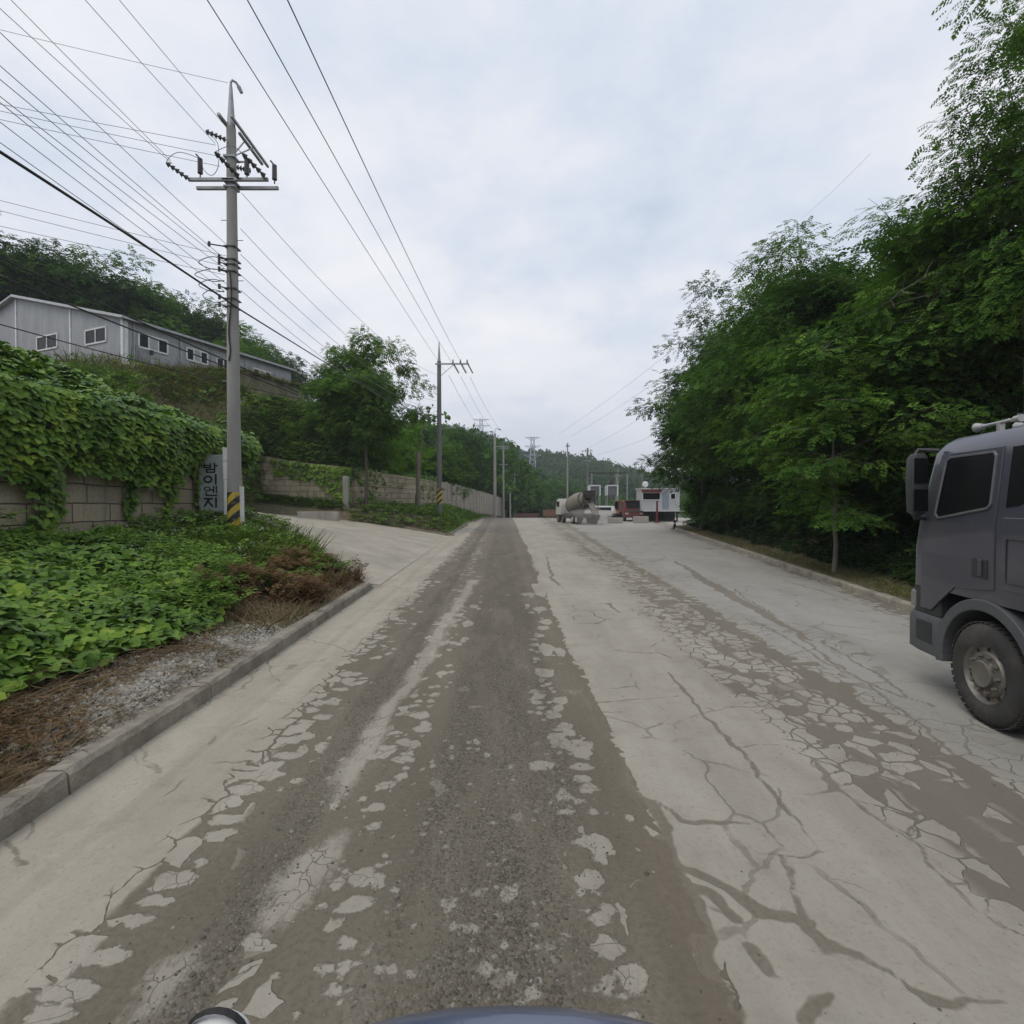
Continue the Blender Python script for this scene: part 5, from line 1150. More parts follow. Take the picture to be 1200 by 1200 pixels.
glyph([(.05, .95, .05, .5), (.5, .95, .5, .5), (.05, .74, .5, .74), (.05, .5, .5, .5), (.8, 1.0, .8, .42), (.8, .72, .98, .72), (.22, .3, .8, .3), (.22, 0, .8, 0), (.22, .3, .22, 0), (.8, .3, .8, 0)], [], zc0, th=.042)
glyph([(.88, 1.0, .88, 0)], [(.32, .5, .33, .42)], zc0-stp)
glyph([(.5, .62, .68, .62), (.72, 1, .72, .35), (.92, 1, .92, .3), (.18, .3, .18, .02), (.18, .02, .95, .02)], [(.26, .72, .26, .25)], zc0-2*stp, th=.042)
glyph([(.05, .92, .62, .92), (.36, .85, .06, .1), (.34, .6, .62, .1), (.88, 1, .88, 0)], [], zc0-3*stp)
glyph([(.0, .5, 1, .5), (.0, .5, .22, .8), (.0, .5, .22, .2)], [], zc0-3.92*stp, ht=.14, th=.05)
mb = MB(); mb.box((-.62, .05, 3.05-zs), (.2, .18, .62)); o = mb.build('meter_box', mat('box_brown', (.045, .04, .036), .7), bevel=.015); o.location = sg.location; tag(o, 'small dark meter box on the block wall left of the Korean sign', 'box')

# ---- factory hall on the terrace
hall = empty('factory_hall', (*B0, BZ), math.atan2(BD[1], BD[0])); tag(hall, 'long grey sheet metal factory hall on the hillside above the leafy wall', 'building')
hm = bpy.data.materials.new('grey_sheet'); hm.use_nodes = True; t = hm.node_tree; t.nodes.clear(); b = NB(t)
oc = b.new('ShaderNodeTexCoord').outputs['Object']; ox, oy, oz = b.sep(oc)
rib = b.m('SINE', b.m('MULTIPLY', b.m('ADD', ox, oy), 28.0)); bn = b.new('ShaderNodeBump', None, Strength=.35, Distance=.02, Height=rib)
nn_ = b.noise(b.comb(b.m('MULTIPLY', b.m('ADD', ox, oy), 2.0), b.m('MULTIPLY', oz, .4), 0), .9, 4); c = b.mix(b.mr(nn_, .35, .7), (.255, .265, .28), (.315, .325, .34))
c = b.mix(b.m('MULTIPLY', b.mr(oz, .9, .0), .25), c, (.22, .20, .165))
p = b.new('ShaderNodeBsdfPrincipled', None, Base_Color=c, Roughness=.55, Normal=bn.outputs[0]); b.new('ShaderNodeOutputMaterial', None, Surface=p.outputs[0])
EH, RH = 3.55, 6.9
mb = MB(); mb.prism([(0, -1), (BW, -1), (BW, EH), (BW/2, RH), (0, EH)], 'x', 0, BL); mb.build('wall', hm, hall)
roofm = mat('pale_roof_sheet', (.42, .44, .46), .5, .2, var=.1, scale=1)
for s_ in (0, 1):
    y0, y1 = (-.35, BW/2) if s_ == 0 else (BW+.35, BW/2); sl = (RH-EH)/(BW/2); za_ = EH-.35*sl
    mb = MB(); mb.prism([(y0, za_+.02), (y1, RH+.02), (y1, RH+.2), (y0, za_+.2)], 'x', -.3, BL+.3); mb.build('roof', roofm, hall)
mb = MB(); mb.beam((-.33, -.36, EH-.03), (-.33, BW/2, RH+.06), .05, .12); mb.beam((-.33, BW+.36, EH-.03), (-.33, BW/2, RH+.06), .05, .12); mb.build('verge_trim', mat('trim_grey', (.42, .43, .44), .6), hall)
mb = MB(); mb.box((BL/2, -.42, EH-.02), (BL+.5, .12, .16)); mb.build('gutter', galv, hall)
for s_ in (0.12, 6.0, 13.0, 19.5):
    mb = MB(); zt_ = EH+(RH-EH)*min(s_, BW-s_)/(BW/2); mb.box((-.03, s_, zt_/2-.4), (.06, .24 if s_ < 1 else .16, zt_+.7)); mb.build('pilaster', white, hall)
for s_ in (.14, 4.0, 6.4, 9.6):
    mb = MB(); mb.box((s_, -.03, EH/2-.4), (.22 if s_ < 1 else .08, .06, EH+.6)); mb.build('pilaster', white if s_ < 1 else galv, hall)
for s_ in (.62, 3.9):
    mb = MB(); mb.cone((s_, -.1, -.3), (s_, -.1, EH-.1), .05, seg=8); mb.build('downpipe', galv, hall)
def window(axis, s0, s1, zc_, h, panes=2):
    mid = (s0+s1)/2; w_ = s1-s0; mb = MB(); f = .11
    def bx(m_, c, w__, h__, d=.08, off=.03):
        if axis == 'x': m_.box((-off, c[0], c[1]), (d, w__, h__))
        else: m_.box((c[0], -off, c[1]), (w__, d, h__))
    bx(mb, (mid, zc_+h/2), w_, f); bx(mb, (mid, zc_-h/2), w_, f); bx(mb, (s0, zc_), f, h-f); bx(mb, (s1, zc_), f, h-f)
    for i in range(1, panes): bx(mb, (s0+w_*i/panes, zc_), f*.8, h-f)
    fo = mb.build('window', white, hall); mb = MB(); bx(mb, (mid, zc_), w_-f, h-f, .02, .02); mb.build('pane', glass, fo)
    if panes == 3: mb = MB(); bx(mb, (mid, zc_), w_/3-f*.8, h-f, .03, .022); mb.build('mid_pane', mat('pale_pane', (.30, .31, .33), .5), fo)  # paler panel laid over the glass as the middle pane
window('x', 1.85, 4.2, 2.75, 1.0); window('x', 7.6, 10.2, 3.0, 1.0)
window('y', .95, 2.95, 2.4, .95, 3); window('y', 4.4, 6.1, 2.4, .9, 3); window('y', 6.9, 8.1, 2.3, .9, 2); window('y', 10.4, 12.2, 2.3, .9, 3)
mb = MB(); mb.box((1.15, -.025, 1.0), (.8, .05, 2.0)); mb.build('door', mat('door_grey', (.20, .205, .215), .5), hall, bevel=.01)
mb = MB(); mb.box((1.8, -.09, 1.75), (.18, .16, .3)); mb.build('meter', mat('box_brown', (.045, .04, .036), .7), hall)

# ---- lattice transmission towers on the hill
steel_far = mat('pylon_steel', (.42, .45, .48), .6, .2)
def pylon(X, Y, top, label, w0=3.4, arm=5.2):
    zb = float(G(X, Y)); hs = top-zb; o = empty('transmission_tower', (X, Y, zb)); tag(o, label, 'transmission tower', 'lattice transmission towers on the hill')
    mb = MB(); hw = lambda f: (w0*(1-f)**1.2+.9*f)
    N = 9; fs = [i/N for i in range(N+1)]
    for sx_, sy_ in ((1, 1), (1, -1), (-1, 1), (-1, -1)):
        for f0, f1 in zip(fs, fs[1:]): mb.cone((sx_*hw(f0), sy_*hw(f0), f0*hs), (sx_*hw(f1), sy_*hw(f1), f1*hs), .22, seg=4)
    for i, (f0, f1) in enumerate(zip(fs, fs[1:])):
        a_, c_ = hw(f0), hw(f1)
        for s_ in (1, -1):
            for y_ in (1, -1): mb.cone((s_*a_, y_*a_, f0*hs), (-s_*c_, y_*c_, f1*hs), .10, seg=4); mb.cone((y_*a_, s_*a_, f0*hs), (y_*c_, -s_*c_, f1*hs), .10, seg=4)
    mb.build('lattice_body', steel_far, o)
    for f, L in ((.99, arm*.9), (.80, arm), (.60, arm*1.1)):
        mb = MB()
        for s_ in (1, -1):
            for y_ in (.8, -.8): mb.cone((0, y_, f*hs), (s_*L, 0, f*hs+.1), .14, seg=4); mb.cone((s_*hw(f), y_, f*hs-1.4), (s_*L, 0, f*hs), .10, seg=4)
        mb.build('arm', steel_far, o)
pylon(at(564, 600, 400).x, 400, at(564, 491, 400).z, 'grey lattice transmission tower on the skyline above the pale hooked pole', arm=7)
pylon(at(624, 600, 300).x, 300, at(624, 512, 300).z, 'pale lattice transmission tower standing in front of the wooded hill', w0=2.4, arm=4.6)
# ================================================================ vehicles
def rr_plan(w_, yf, yb, rf, rb, n=6):
    """plan outline (x, y) with rounded front and rear corners, counter-clockwise"""
    P = []
    for cx_, cy_, r, a0 in ((w_-rf, yf-rf, rf, 0), (-(w_-rf), yf-rf, rf, 90), (-(w_-rb), yb+rb, rb, 180), (w_-rb, yb+rb, rb, 270)):
        for i in range(n+1): a_ = R(a0+90*i/n); P.append((cx_+r*math.cos(a_), cy_+r*math.sin(a_)))
    return P
def wheel(parent, x, y, r, wd, tyre_m, rim_m, side, detail=True, name='wheel'):
    """side -1: outer face looks to -x"""
    s_ = side; xo = x; xi = x-s_*wd; rr = r*.56
    mb = MB(); mb.lathe([(rr, xo-s_*.02), (r*.70, xo), (r*.88, xo-s_*.005), (r*.975, xo-s_*.045), (r, xo-s_*.075), (r, xi+s_*.06), (r*.9, xi), (rr, xi)], (0, y, r), 'x', 40)
    if detail:
        for k in range(44):
            a_ = 2*math.pi*k/44; q = Matrix.Rotation(a_, 3, 'X')
            for xx in (xo-s_*.085, xo-s_*wd*.5): mb.box(Vector((xx, y, r))+q @ Vector((0, 0, r+.002)), (wd*.34, r*.10, .010), q)
    o = mb.build(name, tyre_m, parent, smooth=True)
    mb = MB(); mb.lathe([(rr*1.02, xo-s_*.015), (rr*.98, xo-s_*.03), (rr*.92, xo-s_*.06), (rr*.80, xo-s_*.06), (rr*.74, xo-s_*.035), (rr*.50, xo-s_*.035), (rr*.48, xo-s_*.03), (rr*.46, xo+s_*.012), (rr*.43, xo+s_*.018), (rr*.38, xo+s_*.012), (.001, xo+s_*.012)], (0, y, r), 'x', 32)
    if detail:
        for k in range(10):
            a_ = 2*math.pi*k/10; c_ = Vector((xo-s_*.03, y+rr*.63*math.cos(a_), r+rr*.63*math.sin(a_))); mb.cone(c_, c_+Vector((s_*.04, 0, 0)), .021, .019, 6)
    ri = mb.build('rim', rim_m, o, smooth=True)
    if detail:
        for k in range(10):
            mb = MB()
            a_ = 2*math.pi*(k+.5)/10; c_ = Vector((xo-s_*.062, y+rr*.86*math.cos(a_), r+rr*.86*math.sin(a_))); mb.cone(c_, c_+Vector((s_*.006, 0, 0)), .024, .024, 8); mb.build('hand_hole', blackm, o)
    return o
tyre = mat('tyre_rubber', (.035, .034, .033), .85, var=.25, scale=5, bump=.2, bscale=50, dirt=.55, dirtcol=(.11, .10, .088))
rimm = mat('dusty_rim', (.20, .19, .172), .5, .5, var=.25, scale=8, dirt=.6, dirtcol=(.16, .12, .085))
slate = mat('slate_paint', (.062, .064, .090), .28, .2, var=.12, scale=1.5, dirt=.55, dirtcol=(.11, .105, .10), coat=.5)
slate_d = mat('dark_trim', (.030, .032, .035), .55, var=.2, scale=3, dirt=.4, dirtcol=(.085, .085, .082))
bumpm = mat('bumper_grey', (.075, .082, .088), .55, var=.15, scale=2, dirt=.45, dirtcol=(.14, .14, .135))
chrome = mat('pale_horn', (.40, .40, .39), .35, .4)
lampm = mat('lamp_lens', (.42, .43, .43), .15)

lensm = mat('grey_lens', (.20, .205, .21), .2)
TH = math.atan(.1733)
tr = empty('tipper_truck', (0, 0, 0), -TH); tag(tr, 'dark slate grey heavy truck with black window and dusty wheel at the right edge', 'truck')
wx, wy = ground_px(1150, 849)
right_v = Vector((math.cos(TH), -math.sin(TH), 0)); tr.location = Vector((wx, wy, 0))+right_v*1.25
# cab shell: rounded plan lofted upwards
def wz(z): return 1.235 if z < 2.08 else 1.235-.075*(z-2.08)/.8
def yf(z): return 1.30 if z < 1.75 else 1.30-.07*(z-1.75)/.3 if z < 2.05 else 1.23-.17*(z-2.05)/.85 if z < 2.9 else 1.06-.16*(z-2.9)/.2
rings = []
for z in (1.28, 1.5, 1.75, 2.05, 2.4, 2.75, 2.9, 3.0, 3.06):
    ins_ = 0 if z < 2.95 else .03 if z < 3.03 else .09
    rings.append([(x, y, z) for x, y in rr_plan(wz(z)-ins_, yf(z)-ins_*.6, -1.02+ins_, .15, .08)])
mb = MB(); mb.loft(rings); cab = mb.build('cab', slate, tr, smooth=True)
def side_panel(poly, name, m, off=.004, th=.02, parent=tr, bevel=0, sgn=-1):
    mb = MB(); A = [mb.bm.verts.new((sgn*(wz(z)+off), y, z)) for y, z in poly]; Bv = [mb.bm.verts.new((sgn*(wz(z)+off-th), y, z)) for y, z in poly]
    n = len(poly); mb.bm.faces.new(A); mb.bm.faces.new(Bv[::-1])
    for i in range(n): mb.bm.faces.new([A[i], A[(i+1) % n], Bv[(i+1) % n], Bv[i]])
    return mb.build(name, m, parent, bevel=bevel)
def frame_strip(poly, w_, name, m, off=.012, sgn=-1, parent=tr, closed=True):
    mb = MB(); P = [Vector((sgn*(wz(z)+off), y, z)) for y, z in poly]
    if closed: P = P+[P[0]]
    for a_, c_ in zip(P, P[1:]): mb.beam(a_, c_, w_, w_)
    return mb.build(name, m, parent, bevel=.004)
arc = [(.66*math.cos(R(a_)), .53+.83*math.sin(R(a_))) for a_ in range(20, 161, 10)]
for sgn in (-1, 1):
    door = side_panel([(1.06, 1.30), (1.06, 1.75), (1.02, 2.08), (.82, 2.88), (-.13, 2.88), (-.13, 2.08), (-.13, 1.42), (.0, 1.40), (.45, 1.36), (.72, 1.14), (.86, 1.02), (1.06, 1.02)], 'door', slate, .012, .03, bevel=.006, sgn=sgn)
    win = [(.74, 2.13), (.80, 2.18), (.71, 2.79), (.64, 2.83), (-.02, 2.83), (-.06, 2.78), (-.06, 2.29), (-.02, 2.25)]
    side_panel(win, 'side_window', glass, .018, .006, door, sgn=sgn)
    frame_strip(win, .024, 'window_frame', mat('window_trim', (.15, .15, .17), .4, .3), .018, sgn, door)
    mb = MB(); mb.box((sgn*(wz(1.6)+.016), .06, 1.62), (.012, .22, .20)); h_ = mb.build('handle_recess', slate_d, door, bevel=.012); mb = MB(); mb.box((sgn*(wz(1.6)+.03), .03, 1.63), (.02, .05, .17)); mb.build('handle', slate, h_, bevel=.006)
    side_panel([(-.24, 2.86), (-.24, 2.26), (-.40, 2.28), (-.54, 2.36), (-.66, 2.54), (-.74, 2.86)], 'rear_window', glass, .006, .01, tr, sgn=sgn)
    side_panel([(-.22, 2.16), (-.22, 1.44), (-.95, 1.44), (-.95, 2.16)], 'sleeper_panel', slate, .006, .012, tr, bevel=.012, sgn=sgn)
    frame_strip([(-.28, 1.95), (-.28, 1.52), (-.9, 1.52), (-.9, 1.95)], .010, 'locker_seam', slate_d, .008, sgn)
    # wheel arch
    mb = MB(); ro, ri_ = .74, .62; xs0, xs1 = (1.265, .72)
    ringsA = []
    for a_ in range(-8, 189, 8):
        ca, sa = math.cos(R(a_)), math.sin(R(a_)); zz = .56
        ringsA.append([(sgn*xs0, ro*ca, zz+ro*sa), (sgn*xs0, ri_*ca, zz+ri_*sa), (sgn*xs1, ri_*ca, zz+ri_*sa), (sgn*xs1, ro*ca, zz+ro*sa)])
    mb.loft(ringsA); mb.build('wheel_arch', bumpm, tr, bevel=.012)
    mb = MB(); mb.box((sgn*1.0, -.86, .92), (.5, .2, .72)); mb.build('step_box', bumpm, tr, bevel=.02)
    # mirror
    mb = MB(); mb.tube([(sgn*1.18, .86, 2.93), (sgn*1.36, .93, 2.95), (sgn*1.42, .93, 2.86)], .025, 8); mb.tube([(sgn*1.2, 1.0, 2.12), (sgn*1.36, .98, 2.12), (sgn*1.40, .95, 2.2)], .025, 8); ma = mb.build('mirror_arm', slate_d, tr)
    mb = MB(); mb.loft([[(sgn*(1.39+x), .90+y, z) for x, y in rr_plan(.095-i_, .09-i_*.5, -.08+i_*.3, .05, .03, 4)] for z, i_ in ((2.16, .05), (2.2, .012), (2.5, 0), (2.84, .006), (2.9, .04))]); mi = mb.build('mirror', slate_d, tr, smooth=True)
    mb = MB(); mb.box((sgn*1.39, .815, 2.69), (.15, .008, .30)); mb.box((sgn*1.39, .815, 2.34), (.15, .008, .26)); mb.build('mirror_glass', glass, mi)
    mb = MB(); mb.box((sgn*1.02, 1.325, 1.10), (.32, .07, .20)); mb.box((sgn*1.222, 1.235, 1.10), (.024, .10, .20)); mb.build('headlight', lensm, tr, bevel=.02)
    for y_ in (0.0, -4.6, -5.95): wheel(tr, sgn*1.25, y_, .53, .33, tyre, rimm, sgn, y_ == 0)
# front: lower skirt, bumper, grille, screen
mb = MB(); mb.loft([[(x, y, z) for x, y in rr_plan(1.225, 1.33, .72, .16, .02)] for z in (.96, 1.0, 1.29)]); mb.build('front_skirt', slate_d, tr, smooth=True)
mb = MB(); mb.loft([[(x, y, z) for x, y in rr_plan(1.25-i_, 1.42-i_, .70, .20, .02)] for z, i_ in ((.46, .05), (.50, .0), (.88, .0), (.95, .03))]); mb.build('bumper', bumpm, tr, smooth=True)
mb = MB(); mb.box((-1.245, .98, .74), (.02, .32, .26)); mb.build('bumper_recess', slate_d, tr, bevel=.008)
mb = MB(); mb.box((0, 1.31, 1.55), (1.7, .04, .42));
for k in range(6): mb.box((0, 1.335, 1.38+k*.07), (1.66, .03, .02))
mb.build('grille', slate_d, tr)
mb = MB(); yA, yB = yf(2.1)+.012, yf(2.82)+.012; mb.loft([[(-1.02, yA, 2.1), (1.02, yA, 2.1), (1.02, yA-.02, 2.09), (-1.02, yA-.02, 2.09)], [(-.98, yB, 2.82), (.98, yB, 2.82), (.98, yB-.02, 2.81), (-.98, yB-.02, 2.81)]]); mb.build('windscreen', glass, tr)
mb = MB(); mb.box((0, .93, 2.98), (2.0, .26, .04), Matrix.Rotation(R(-16), 3, 'X')); mb.build('sun_visor', slate_d, tr, bevel=.01)
for x in (-.95, -.55):
    mb = MB(); mb.cone((x, .50, 3.16), (x+.0, .10, 3.17), .022, .018, 10); mb.cone((x, .50, 3.16), (x, .60, 3.16), .03, .055, 12); mb.box((x, .25, 3.10), (.05, .05, .12)); mb.cone((x, .05, 3.17), (x, -.03, 3.17), .035, .04, 10); mb.build('air_horn', chrome, tr, smooth=True)
mb = MB(); mb.box((-.4, -3.6, .98), (.1, 6.6, .28)); mb.box((.4, -3.6, .98), (.1, 6.6, .28)); mb.cone((-1.1, -4.6, .53), (1.1, -4.6, .53), .09); mb.cone((-1.1, -5.95, .53), (1.1, -5.95, .53), .09); mb.cone((-1.1, 0, .53), (1.1, 0, .53), .09); mb.build('chassis', slate_d, tr)
mb = MB(); mb.prism([(-1.35, 1.25), (-1.3, 2.75), (-6.9, 2.75), (-7.1, 1.25)], 'x', -1.22, 1.22)
for k in range(7): mb.box((-1.25, -1.7-k*.8, 2.0), (.06, .12, 1.5)); mb.box((1.25, -1.7-k*.8, 2.0), (.06, .12, 1.5))
mb.build('tipper_body', bumpm, tr, bevel=.02)
mb = MB(); mb.cone((-.95, -1.9, .75), (-.95, -3.1, .75), .3, seg=16); mb.build('fuel_tank', galv, tr)
mb = MB(); mb.cone((-.35, .15, 1.6), (-.35, .2, 2.1), .2, .24, 10); mb.box((-.35, .1, 1.9), (.5, .16, .7)); mb.build('seat', slate_d, cab)

# ---- concrete mixer
mixp = mat('mixer_drum_paint', (.23, .21, .18), .8, var=.18, scale=1.2, dirt=.6, dirtcol=(.17, .145, .115)); mixd = mat('mixer_dark', (.075, .066, .056), .85, var=.3, scale=3, dirt=.5, dirtcol=(.19, .165, .135))
mixw = mat('mixer_cab_paint', (.48, .47, .44), .6, var=.12, scale=2, dirt=.5, dirtcol=(.25, .225, .19))
mx = empty('concrete_mixer', (*(at(676, 612, 60).xy), float(Rz(60))), R(13)); tag(mx, 'dusty grey concrete mixer truck seen from behind on the road crest', 'truck')
mb = MB(); mb.loft([[(x, y, z) for x, y in rr_plan(1.2-i_, f_, 2.4+i_, .15, .06, 4)] for z, i_, f_ in ((.95, 0, 4.4), (1.9, 0, 4.4), (2.7, .05, 4.15), (2.88, .15, 3.95))]); mb.build('cab', mixw, mx, smooth=True)
for s_ in (-1, 1):
    mb = MB(); mb.box((s_*1.19, 3.45, 2.22), (.04, 1.0, .62)); mb.build('side_window', glass, mx)
    mb = MB(); mb.box((s_*1.5, 4.2, 2.3), (.2, .16, .7)); mb.cone((s_*1.15, 4.2, 2.6), (s_*1.5, 4.2, 2.6), .03); mb.build('mirror', mixd, mx)
    for y_ in (3.4, 1.7): wheel(mx, s_*1.22, y_, .52, .32, tyre, rimm, s_, False)
    for y_ in (-1.7, -3.0): wheel(mx, s_*1.22, y_, .52, .55, tyre, mat('pale_rim', (.5, .49, .46), .5), s_, False)
    mb = MB(); mb.box((s_*.95, -2.35, 1.13), (.62, 2.5, .05)); mb.box((s_*.95, -3.75, .75), (.6, .04, .6)); mb.box((s_*1.0, 0.0, .85), (.4, 2.0, .55)); mb.build('mudguard', mixd, mx)
    mb = MB(); mb.box((s_*.95, -4.2, .95), (.4, .06, .16)); mb.build('tail_lamp', mat('tail_red', (.3, .02, .02), .4), mx)
mb = MB(); mb.box((-.42, -.3, 1.02), (.12, 8.0, .3)); mb.box((.42, -.3, 1.02), (.12, 8.0, .3)); mb.box((0, -4.15, .95), (2.3, .12, .22)); mb.build('chassis', mixd, mx)
dr = empty('drum', (0, -.85, 2.42)); dr.parent = mx; dr.rotation_euler = (R(-12), 0, 0)
mb = MB(); mb.lathe([(.01, 2.75), (.62, 2.7), (.95, 2.1), (1.14, 1.2), (1.16, .3), (1.05, -.8), (.82, -1.9), (.56, -2.7), (.5, -2.85), (.42, -2.8), (.36, -2.3)], (0, 0, 0), 'y', 32); mb.build('drum_shell', mixp, dr, smooth=True)
mb = MB()
for yy, r_ in ((-1.9, .86), (1.6, 1.1)): mb.lathe([(r_, yy-.08), (r_+.05, yy-.06), (r_+.05, yy+.06), (r_, yy+.08)], (0, 0, 0), 'y', 28)
mb.build('drum_ring', mixd, dr, smooth=True)
mb = MB(); mb.loft([[(-.65, -4.25, 3.72), (.65, -4.25, 3.72), (.65, -3.3, 3.72), (-.65, -3.3, 3.72)], [(-.55, -4.1, 3.25), (.55, -4.1, 3.25), (.55, -3.4, 3.25), (-.55, -3.4, 3.25)], [(-.3, -3.95, 2.85), (.3, -3.95, 2.85), (.3, -3.5, 2.85), (-.3, -3.5, 2.85)]]); mb.build('hopper', mixd, mx)
mb = MB()
for s_ in (-1, 1): mb.beam((s_*.62, -3.5, 1.1), (s_*.62, -3.9, 3.5), .12, .12); mb.beam((s_*.62, -3.5, 1.2), (s_*.5, -2.4, 1.9), .12, .12); mb.beam((s_*.95, -4.15, 1.0), (s_*.85, -4.2, 3.6), .05, .05)
for k in range(8): mb.beam((-.95, -4.18, 1.2+k*.3), (-.6, -4.18, 1.2+k*.3), .04, .04)
mb.box((0, -3.9, 2.2), (1.4, .1, .12)); mb.build('rear_frame', mixd, mx)
mb = MB(); mb.loft([[(.35*math.cos(R(a_))+.05+f_*.35, -4.05-f_*.5, 2.5-f_*1.15+.28*math.sin(R(a_))) for a_ in range(180, 361, 20)]+[(.31*math.cos(R(a_))+.05+f_*.35, -4.05-f_*.5, 2.54-f_*1.15+.24*math.sin(R(a_))) for a_ in range(360, 179, -20)] for f_ in (0, .5, 1)]); mb.build('chute', mixp, mx)

# ---- yard: red lorry, cabin, post, blocks, hoppers, van, loader
redp = mat('red_paint', (.14, .024, .026), .5, var=.12, scale=2, dirt=.4, dirtcol=(.17, .13, .11))
rl_ = empty('red_lorry', (at(741, 606, 66).x, 66, float(Rz(66))), R(176)); tag(rl_, 'red tipper lorry facing the camera left of the site cabin', 'truck')
mb = MB(); mb.loft([[(x, y, z) for x, y in rr_plan(1.2-i_, f_, -1.0, .16, .05, 4)] for z, i_, f_ in ((.75, 0, 1.3), (1.7, 0, 1.3), (2.55, .06, 1.0), (2.72, .2, .8))]); mb.build('cab', redp, rl_, smooth=True)
mb = MB(); mb.box((0, 1.19, 2.08), (2.0, .05, .78), Matrix.Rotation(R(19), 3, 'X')); mb.build('windscreen', glass, rl_)
mb = MB(); mb.box((0, 1.05, 2.66), (2.3, .4, .08)); mb.build('sun_visor', mixd, rl_)
mb = MB(); mb.box((0, 1.3, 1.38), (1.5, .06, .3)); mb.build('grille', mixd, rl_); mb = MB(); mb.box((0, 1.38, .7), (2.4, .2, .34)); mb.build('bumper', redp, rl_, bevel=.03)
for s_ in (-1, 1):
    mb = MB(); mb.box((s_*.9, 1.4, 1.02), (.42, .1, .2)); mb.build('headlight', lampm, rl_, bevel=.02)
    mb = MB(); mb.box((s_*1.42, 1.15, 2.1), (.2, .12, .6)); mb.cone((s_*1.1, 1.1, 2.45), (s_*1.42, 1.15, 2.4), .03); mb.build('mirror', mixd, rl_)
    for y_ in (.1, -3.8, -5.1): wheel(rl_, s_*1.2, y_, .52, .33, tyre, rimm, s_, False)
mb = MB(); mb.prism([(-1.2, 1.15), (-1.15, 2.5), (-6.2, 2.5), (-6.5, 1.15)], 'x', -1.2, 1.2); mb.build('tipper_body', redp, rl_, bevel=.03)
cb = empty('site_cabin', (at(774, 600, 64).x, 64, float(Rz(64)))); tag(cb, 'white site office cabin with red roof band raised on dark supports', 'cabin')
cabm = mat('cabin_panel', (.40, .415, .43), .6, var=.1, scale=2, dirt=.3, dirtcol=(.26, .25, .23)); dkst = mat('dark_steel', (.035, .033, .032), .7)
mb = MB(); mb.box((0, 1.3, 2.75), (4.8, 2.6, 2.7)); mb.build('body', cabm, cb, bevel=.03)
mb = MB(); mb.box((0, 1.3, 4.15), (5.0, 2.9, .12)); mb.build('roof', white, cb)
mb = MB(); mb.box((-1.15, -.12, 3.86), (2.45, .2, .3)); mb.build('red_fascia', redp, cb, bevel=.02)
mb = MB(); mb.box((-1.15, -.01, 3.18), (2.3, .06, .95)); wf = mb.build('window', white, cb); mb = MB(); mb.box((-1.15, -.045, 3.2), (2.1, .03, .78)); mb.build('pane', glass, wf)
mb = MB(); mb.box((1.55, -.01, 3.2), (.66, .06, .8)); wf = mb.build('window', white, cb); mb = MB(); mb.box((1.55, -.045, 3.2), (.5, .03, .62)); mb.build('pane', glass, wf)
mb = MB(); mb.box((.62, -.015, 2.6), (.8, .05, 2.0)); mb.build('door', mat('door_blue_grey', (.23, .26, .31), .5), cb, bevel=.01)
mb = MB(); mb.box((.3, -.35, 1.36), (5.0, .7, .08)); mb.build('walkway', white, cb)
mb = MB()
for x in (-2.1, -.7, .7, 2.1):
    for y_ in (.1, 2.4): mb.box((x, y_, .66), (.16, .16, 1.4))
mb.box((0, .1, 1.28), (4.8, .14, .16)); mb.box((0, 1.6, .65), (4.6, .1, 1.2)); mb.beam((-2.1, .0, .15), (-.7, .0, 1.2), .07, .07); mb.beam((-.7, .0, .15), (-2.1, .0, 1.2), .07, .07); mb.build('support', dkst, cb)
mb = MB(); mb.cone((-1.6, 1.2, 4.2), (-1.6, 1.2, 4.7), .04); mb.lathe([(.01, 0), (.25, .05), (.38, .16)], (-1.6, 1.0, 4.75), 'y', 16); mb.build('dish_antenna', white, cb)
mb = MB(); mb.box((0, 0, 1.25), (.2, .2, 2.5)); mb.box((0, 0, .06), (.5, .5, .12)); mb.box((0, -.02, 2.55), (.26, .26, .1)); o = mb.build('red_post', redp, bevel=.01); o.location = (at(770, 600, 61).x, 61, 0); tag(o, 'red steel gate post standing in front of the site cabin', 'post')
for px_, lb, hh in ((721, 'low concrete barrier block right of the mixer truck', .62), (751, 'taller concrete barrier block in front of the red lorry', .78)):
    mb = MB(); mb.prism([(-.4, 0), (.4, 0), (.3, hh), (-.3, hh)], 'x', -.85, .85); o = mb.build('barrier_block', grey_c, bevel=.04); o.location = (at(px_, 600, 60).x, 60, .01); tag(o, lb, 'concrete block', 'concrete barrier blocks at the yard entrance')
